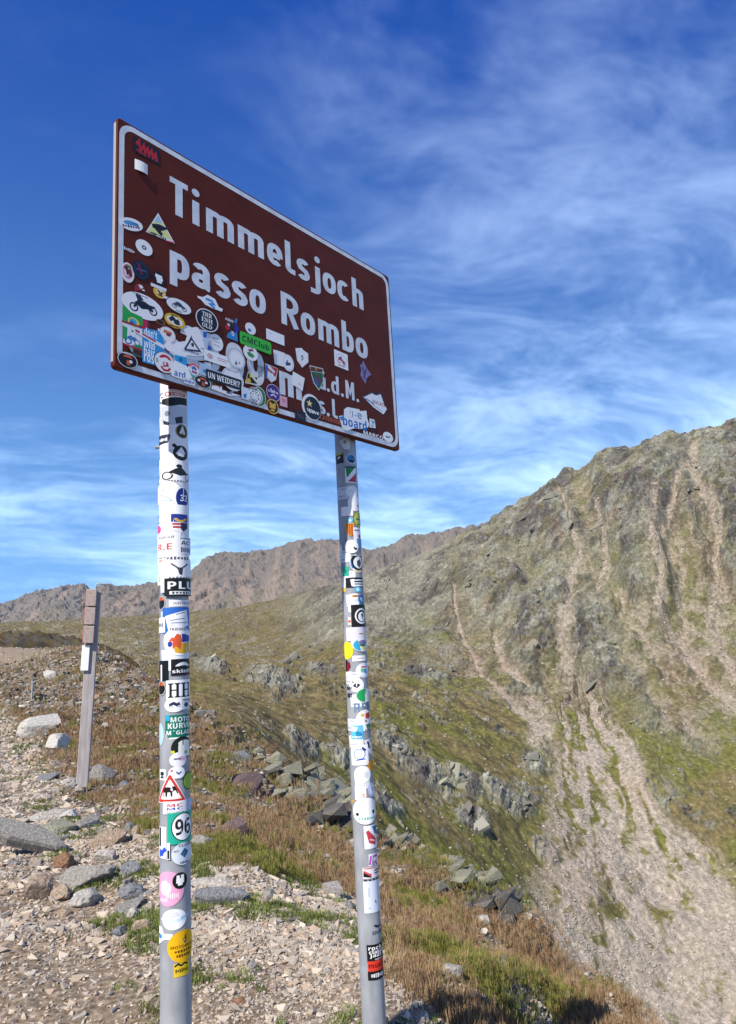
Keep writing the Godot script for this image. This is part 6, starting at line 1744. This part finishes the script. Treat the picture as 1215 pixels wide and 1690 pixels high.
	stone("rock", -22.518, 3.386, Vector3(0.221, 0.133, 0.177), 0.30, "pale", 5, "pale stone left of the foot of the marker post", "rock", "", Vector2(0.00, 0.00), 3)
	stone("rock", -23.769, 3.471, Vector3(0.322, 0.161, 0.257), 0.90, "blue", 6, "blue grey stone on the gravel edge below the white boulders", "rock", "", Vector2(0.00, 0.20), 3)
	stone("rock", -12.919, 2.357, Vector3(0.324, 0.065, 0.162), 0.10, "pale", 8, "long pale flat stone above the dark slab", "rock", "", Vector2(0.00, 0.00), 3)
	stone("rock", -12.336, 2.229, Vector3(0.120, 0.090, 0.096), 1.80, "blue", 9, "small blue grey stone behind the dark slab", "rock", "", Vector2(0.00, 0.00), 3)
	stone("rock", -13.399, 2.957, Vector3(0.220, 0.132, 0.176), 0.60, "grey", 10, "grey stone at the turf edge right of the nearer post", "rock", "", Vector2(0.00, 0.00), 3)
	stone("rock", -11.241, 3.543, Vector3(0.333, 0.183, 0.233), 0.30, "mauve", 11, "dark mauve boulder half sunk in the brown grass", "rock", "", Vector2(0.20, 0.20), 3)
	stone("boulder", -10.562, 4.871, Vector3(0.709, 0.355, 0.497), 0.70, "mauve", 12, "purple brown boulder high on the brown slope between the posts", "rock", "", Vector2(0.10, 0.30), 3)
	stone("rock", -8.818, 2.543, Vector3(0.130, 0.065, 0.104), 0.40, "grey", 1, "grey stone on the gravel midway between the posts", "rock", "", Vector2(0.00, 0.00), 3)
	stone("rock", -3.064, 3.471, Vector3(0.119, 0.072, 0.095), 1.10, "grey", 2, "grey stone at the grass edge left of the farther post", "rock", "", Vector2(0.00, 0.00), 3)
	stone("rock", 1.328, 3.643, Vector3(0.191, 0.124, 0.152), 0.60, "rust", 3, "rusty red stone in the grass right of the farther post", "rock", "", Vector2(0.00, 0.00), 3)
	stone("rock", 3.811, 1.286, Vector3(0.189, 0.132, 0.113), 0.50, "pale", 4, "pale pointed stone leaning in the grass low on the right", "rock", "", Vector2(0.10, 0.50), 3)
	stone("rock", 6.607, 4.957, Vector3(0.180, 0.126, 0.144), 0.20, "white", 5, "small white stone on the brown bank on the right", "rock", "", Vector2(0.00, 0.00), 3)
	stone("rock", -8.196, 5.114, Vector3(0.471, 0.236, 0.330), 0.20, "green", 6, "lichen green stone on the slope midway between the posts", "rock", "", Vector2(0.00, 0.20), 3)
	stone("rock", -3.485, 5.229, Vector3(0.361, 0.162, 0.253), 1.20, "mauve", 7, "mauve stone on the brown slope near the farther post", "rock", "", Vector2(0.00, 0.20), 3)
	stone("rock", -2.254, 5.329, Vector3(0.469, 0.164, 0.282), 0.50, "pale", 8, "flat pale stone on the brown slope beside the farther post", "rock", "", Vector2(0.00, 0.30), 3)
	slab(-24.991, 2.557, Vector3(0.717, 0.11, 0.295), 0.1, 0.55, -0.42, 0.16, "grey", "speckled grey slab propped up at the left edge of the gravel")
	slab(-12.093, 2.086, Vector3(0.387, 0.07, 0.159), 0.05, 0.35, -0.02, 0.05, "blue", "dark blue grey slab lying flat between the posts")
	crag(-7.369, 5.429, Vector3(1.755, 1.404, 1.342), 0.20, "green", 14, "lichen covered crag breaking out of the brink midway between the posts")
	crag(-5.180, 5.500, Vector3(1.462, 1.170, 1.118), 0.30, "green", 15, "green grey crag next along the brink, nearer the farther post")
	crag(-3.460, 5.371, Vector3(1.123, 0.898, 0.858), 0.40, "dark", 16, "dark crag at the brink just left of the farther post")
	crag(0.092, 6.000, Vector3(1.245, 1.120, 0.952), 0.50, "green", 17, "crag at the brink just right of the farther post")
	crag(1.458, 6.000, Vector3(1.394, 1.394, 1.066), 0.00, "dark", 18, "tall dark split crag at the brink right of the farther post")
	crag(3.284, 6.000, Vector3(1.145, 0.916, 0.875), 0.20, "green", 14, "low green grey crag right of the tall dark crag")
	crag(5.565, 5.429, Vector3(0.984, 0.689, 0.752), 0.40, "green", 16, "crag above the dark hollow on the right")
	crag(7.295, 5.371, Vector3(1.026, 0.923, 0.785), 0.50, "dark", 17, "dark broken crag farthest right along the brink")
	crag(-9.323, 5.529, Vector3(1.386, 0.832, 1.060), 0.00, "green", 18, "low crag on the brink behind the purple brown boulder")
	crag(-6.230, 6.000, Vector3(1.051, 0.631, 0.804), 0.30, "green", 15, "small pale green crag standing behind the lichen covered crag")
	# loose stones, each a thing; those of one patch look alike
	var rng := RandomNumberGenerator.new()
	rng.seed = 20260
	var tints: Array = ["grey", "pale", "blue", "tan", "grey", "pale", "tan", "rust"]
	scatter(rng, 60, -26.49, -16.71, 2.01, 3.07, Vector2(0.03, 0.16), tints, "among weeds", "loose stones left of the nearer post", "stone")
	scatter(rng, 45, -26.49, -16.71, 1.00, 2.01, Vector2(0.02, 0.08), tints, "on bare ground", "loose stones at the lower left", "stone")
	scatter(rng, 45, -14.24, -2.36, 1.00, 3.46, Vector2(0.02, 0.09), tints, "on pale gravel", "loose stones between the posts", "stone")
	scatter(rng, 40, -25.40, -16.91, 3.16, 4.43, Vector2(0.06, 0.30), tints, "at the gravel edge", "loose stones round the marker post", "stone")
	scatter(rng, 60, -20.89, -9.78, 5.01, 6.00, Vector2(0.15, 0.60), tints, "on the rubble bank", "stones of the rubble bank", "stone")
	scatter(rng, 25, -14.03, -1.92, 3.54, 5.46, Vector2(0.08, 0.30), tints, "in brown grass", "stones in the brown grass", "stone")

# a label up to its first word of place is the short name
func landmark(label: String, at: Vector3) -> void:
	var short: PackedStringArray = []
	for w in label.split(" "):
		if w in ["below", "beside", "in", "right", "left", "lying", "above", "at", "among", "close", "touching", "behind", "low", "alone", "high", "sloping", "half", "on", "near", "midway", "a", "propped", "breaking", "next", "just", "farthest", "standing", "leaning", "with", "between"] and short.size() > 1:
			break
		short.append(w)
	landmarks.append([" ".join(short).trim_suffix(","), at])

# named things that a loose stone can be found by: [short name, place]
var landmarks: Array = []

func found_by(p: Vector3) -> String:
	var best := 1e9
	var name_ := ""
	var at := Vector3.ZERO
	for l in landmarks:
		var d: float = Vector2(l[1].x - p.x, l[1].z - p.z).length()
		if d < best:
			best = d
			name_ = l[0]
			at = l[1]
	# left, right, before and behind as seen by the viewer
	var away := Vector2(at.x, at.z).normalized()
	var off := Vector2(p.x - at.x, p.z - at.z)
	var deep := off.dot(away)
	var side := off.dot(Vector2(-away.y, away.x))
	var where := ""
	if absf(side) > absf(deep):
		where = "right of" if side > 0.0 else "left of"
	else:
		where = "behind" if deep > 0.0 else "in front of"
	var dist := Vector2(p.x, p.z).length()
	var near_ := "close " if best < 0.03 * dist else ("" if best < 0.09 * dist else "well ")
	if near_ == "close ":
		near_ = "just "
	return near_ + where + " the " + name_

func scatter(rng: RandomNumberGenerator, count: int, az0: float, az1: float, t0: float, t1: float, px: Vector2, tints: Array, ground: String, group: String, called: String) -> void:
	var words := {"grey": "grey", "pale": "pale", "blue": "bluish", "tan": "tan", "rust": "rusty"}
	for i in count:
		var az := rng.randf_range(az0, az1)
		var t := rng.randf_range(t0, t1)
		var p := spot("near", az, t)
		# sizes follow a steep law: few large, many small
		var s := lerpf(px.x, px.y, pow(rng.randf(), 3.0))
		if Vector2(p.x - post_at[0].x, p.z - post_at[0].z).length() < 0.3 or Vector2(p.x - post_at[1].x, p.z - post_at[1].z).length() < 0.3:
			continue
		var tint: String = tints[rng.randi_range(0, tints.size() - 1)]
		var o := obj(called, block_mesh(rng.randi_range(20, 37), 14), mats["rock_" + tint])
		var squat := rng.randf_range(0.35, 0.75)
		var sz := Vector3(s, s * squat, s * rng.randf_range(0.6, 1.0))
		o.position = p + Vector3(0, sz.y * 0.12, 0)
		o.basis = Basis(Vector3.UP, rng.randf() * TAU) * Basis(Vector3.RIGHT, rng.randfn() * 0.2) * Basis.from_scale(sz)
		var size := "tiny" if s < lerpf(px.x, px.y, 0.03) else ("small" if s < lerpf(px.x, px.y, 0.3) else "larger")
		var label := "%s %s %s stone %s, %s" % [size, "flat" if squat < 0.52 else "blocky", words[tint], ground, found_by(p)]
		if label.split(" ").size() > 16:
			label = label.replace(" %s," % ground, ",")
		tag(o, label, "stone", group)

# ------------------------------------------------------------------ grit, rubble and grass nobody could count
func multi(called: String, mesh: Mesh, m: Material, list: Array, tints: Array, label: String) -> void:
	var mm := MultiMesh.new()
	mm.transform_format = MultiMesh.TRANSFORM_3D
	mm.use_colors = true
	mm.mesh = mesh
	mm.instance_count = list.size()
	for i in list.size():
		mm.set_instance_transform(i, list[i])
		mm.set_instance_color(i, tints[i])
	var o := MultiMeshInstance3D.new()
	o.name = free_name(called)
	o.multimesh = mm
	o.material_override = m
	add_child(o, true)
	kind(o, "stuff", label)

func tuft_mesh(blades: int, spread: float, sd: int) -> ArrayMesh:
	var rng := RandomNumberGenerator.new()
	rng.seed = sd
	var pts := PackedVector3Array()
	for b in blades:
		var a := rng.randf() * TAU
		var root := Vector3(cos(a), 0, sin(a)) * rng.randf() * spread * 0.45
		var lean := Vector3(cos(a), 0, sin(a)) * rng.randf_range(0.1, 0.55) + Vector3(rng.randfn() * 0.12, 0, rng.randfn() * 0.12)
		var hgt := rng.randf_range(0.55, 1.0)
		var side := Vector3(-sin(a + rng.randf()), 0, cos(a + rng.randf())) * rng.randf_range(0.022, 0.04)
		var m1 := root + lean * 0.35 * hgt + Vector3(0, hgt * 0.6, 0)
		var tip := root + lean * hgt + Vector3(0, hgt * (1.0 - 0.25 * lean.length()), 0)
		for v in [root - side, m1 + side * 0.7, root + side, root - side, m1 - side * 0.7, m1 + side * 0.7, m1 - side * 0.7, tip, m1 + side * 0.7]:
			pts.append(v)
	return faces(pts)

func ground_cover() -> void:
	var rng := RandomNumberGenerator.new()
	rng.seed = 77
	var vc := mat(Color(1, 1, 1), 0.95)
	vc.vertex_color_use_as_albedo = true
	vc.metallic_specular = 0.2
	var blade := mat(Color(1, 1, 1), 0.8)
	blade.vertex_color_use_as_albedo = true
	blade.metallic_specular = 0.15
	blade.backlight = Color(0.25, 0.25, 0.15)
	var peb: Array = []
	var pebc: Array = []
	var rub: Array = []
	var rubc: Array = []
	var dry: Array = []
	var dryc: Array = []
	var grn: Array = []
	var grnc: Array = []
	var shades: Array = [Vector3(0.44, 0.39, 0.32), Vector3(0.52, 0.46, 0.38), Vector3(0.34, 0.325, 0.30), Vector3(0.45, 0.37, 0.285), Vector3(0.60, 0.55, 0.47), Vector3(0.38, 0.27, 0.19), Vector3(0.28, 0.28, 0.275), Vector3(0.22, 0.20, 0.18)]
	for i in 150000:
		var az := rng.randf_range(-33.0, 30.0)
		var t := 0.8 + 5.3 * pow(rng.randf(), 1.3)
		var p := profile("near", az)
		var dist := exp(along(p[0], t))
		var a := deg_to_rad(az)
		var q := Vector3(dist * sin(a), EYE + along(p[1], t), -dist * cos(a))
		q.y += near_relief(az, t, dist, q).x
		var m := turf(az, dist, q.x, q.z)
		var jit := rng.randf()
		var spin := Basis(Vector3.UP, rng.randf() * TAU) * Basis(Vector3.RIGHT, rng.randfn() * 0.4)
		var sh: Vector3 = shades[rng.randi_range(0, shades.size() - 1)] * rng.randf_range(0.58, 0.92)
		var track := sm(-23.0, -24.5, az) * sm(41.0, 46.0, dist)
		if m < 0.5:
			if track > 0.5 and jit > 0.12:
				continue
			# the ground at the left is trodden hard
			if rng.randf() < 0.6 * sm(-13.0, -20.0, az) * sm(7.5, 6.0, dist):
				continue
			sh = sh.lerp(Vector3(0.47, 0.39, 0.31), 0.35)
			var s := clampf(dist * rng.randf_range(0.0018, 0.0072) * (2.4 if jit < 0.06 else 1.0), 0.007, 0.16)
			peb.append(Transform3D(spin * Basis.from_scale(Vector3(s, s * rng.randf_range(0.45, 0.8), s * rng.randf_range(0.6, 1.0))), q + Vector3(0, s * 0.08, 0)))
			pebc.append(Color(sh.x, sh.y, sh.z))
			var weed := sm(0.53, 0.62, n01(n_f3, q.x * 1.15 + 41.0, q.z * 1.15)) * sm(0.38, 0.6, dist / edge_at(az)) * (1.0 - 0.6 * sm(-15.0, -12.0, az))
			if rng.randf() < weed * 0.6:
				var hgt := rng.randf_range(0.02, 0.06) + 0.003 * dist
				grn.append(Transform3D(Basis(Vector3.UP, rng.randf() * TAU) * Basis.from_scale(Vector3(hgt * 1.3, hgt, hgt * 1.3)), q - Vector3(0, 0.005, 0)))
				grnc.append(Color(0.13, 0.16, 0.045) * rng.randf_range(0.7, 1.3))
		else:
			var stony := sm(0.52, 0.66, n01(n_f3, q.x * 0.9 + 3.0, q.z * 0.9) + 0.22 * sm(18.0, 28.0, dist) * sm(-15.0, -18.0, az))
			if rng.randf() < 0.10 + 0.75 * stony:
				var s := dist * rng.randf_range(0.002, 0.006) * (2.0 if jit < 0.08 else 1.0)
				rub.append(Transform3D(spin * Basis.from_scale(Vector3(s, s * rng.randf_range(0.4, 0.8), s * rng.randf_range(0.6, 1.0))), q + Vector3(0, s * 0.2, 0)))
				sh *= 0.9
				rubc.append(Color(sh.x, sh.y, sh.z))
			var g := sm(0.50, 0.68, n01(n_f3, q.x * 0.62 + 9.0, q.z * 0.62) - 0.05 * sm(3.0, 10.0, az) + 0.05 * sm(7.0, 5.0, dist))
			for rep in 2:
				if rng.randf() > 0.85 - 0.7 * stony:
					continue
				var hgt := rng.randf_range(0.03, 0.08) + 0.0032 * dist
				var off := Vector3(rng.randfn(), 0, rng.randfn()) * 0.012 * dist
				var tr := Transform3D(Basis(Vector3.UP, rng.randf() * TAU) * Basis.from_scale(Vector3(hgt * 0.9, hgt, hgt * 0.9)), q + off - Vector3(0, 0.02, 0))
				if rng.randf() < g:
					grn.append(tr)
					grnc.append(Color(0.125, 0.145, 0.035).lerp(Color(0.22, 0.20, 0.06), rng.randf()))
				else:
					dry.append(tr)
					dryc.append(Color(0.225, 0.135, 0.078).lerp(Color(0.345, 0.255, 0.15), rng.randf()))
	multi("pebbles", block_mesh(41, 10), vc, peb, pebc, "small pebbles and grit strewn over the gravel")
	multi("rubble", block_mesh(42, 12), vc, rub, rubc, "broken stone lying all over the turf bank")
	multi("dry_grass", tuft_mesh(11, 0.9, 5), blade, dry, dryc, "brown autumn grass on the bank")
	multi("green_grass", tuft_mesh(11, 0.9, 6), blade, grn, grnc, "short green grass and weeds")
	# boulders fallen over the far slopes, and the broken rock of their crags
	var far_b: Array = []
	var far_c: Array = []
	var crag_b: Array = [[], [], []]
	var crag_c: Array = [[], [], []]
	var got := 0
	for i in 90000:
		var az := rng.randf_range(-20.0, 31.0)
		var t := rng.randf_range(0.95, 4.6)
		var p := profile("slope", az)
		var dist := exp(along(p[0], t))
		var a := deg_to_rad(az)
		var q := Vector3(dist * sin(a), EYE + along(p[1], t), -dist * cos(a))
		var r := slope_relief(az, t, dist, q)
		var rocky := slope_rock
		var loose := slope_scree
		q += push("slope", az) * r.x
		var sh := Vector3(r.y, r.z, r.w)
		if rocky > 0.45:
			if rng.randf() > (0.03 if slope_crag > 0.4 else 0.014):
				continue
			var s := dist * lerpf(0.003, 0.022, pow(rng.randf(), 2.6)) * sm(0.45, 0.8, rocky)
			s = minf(s, 6.0)
			if s < 0.2:
				continue
			# slabs lie with the beds, dipping across the face
			var b := Basis(Vector3.UP, -a + rng.randfn() * 0.3) * Basis(Vector3.BACK, 0.62 + rng.randfn() * 0.25) * Basis(Vector3.RIGHT, rng.randfn() * 0.3)
			var k := rng.randi_range(0, 2)
			crag_b[k].append(Transform3D(b * Basis.from_scale(Vector3(s * rng.randf_range(0.9, 1.9), s * rng.randf_range(0.4, 0.9), s)), q - push("slope", az) * s * 0.16))
			sh = sh.lerp(Vector3(0.25, 0.25, 0.205), 0.25) * rng.randf_range(0.8, 1.25)
			crag_c[k].append(Color(sh.x, sh.y, sh.z))
		elif rng.randf() < 0.07 + 0.60 * loose:
			var s := dist * lerpf(0.0012, 0.0045, pow(rng.randf(), 4.0))
			far_b.append(Transform3D(Basis(Vector3.UP, rng.randf() * TAU) * Basis(Vector3.RIGHT, rng.randfn() * 0.5) * Basis.from_scale(Vector3(s, s * 0.7, s * 0.85)), q))
			sh = sh.lerp(Vector3(0.34, 0.31, 0.26), 0.6) * rng.randf_range(0.8, 1.15)
			far_c.append(Color(sh.x, sh.y, sh.z))
	multi("slope_boulders", block_mesh(43, 11), vc, far_b, far_c, "boulders scattered over the far slopes")
	for k in 3:
		multi("slope_crags", block_mesh(60 + k, 13), vc, crag_b[k], crag_c[k], "broken rock of the crags on the far slopes")
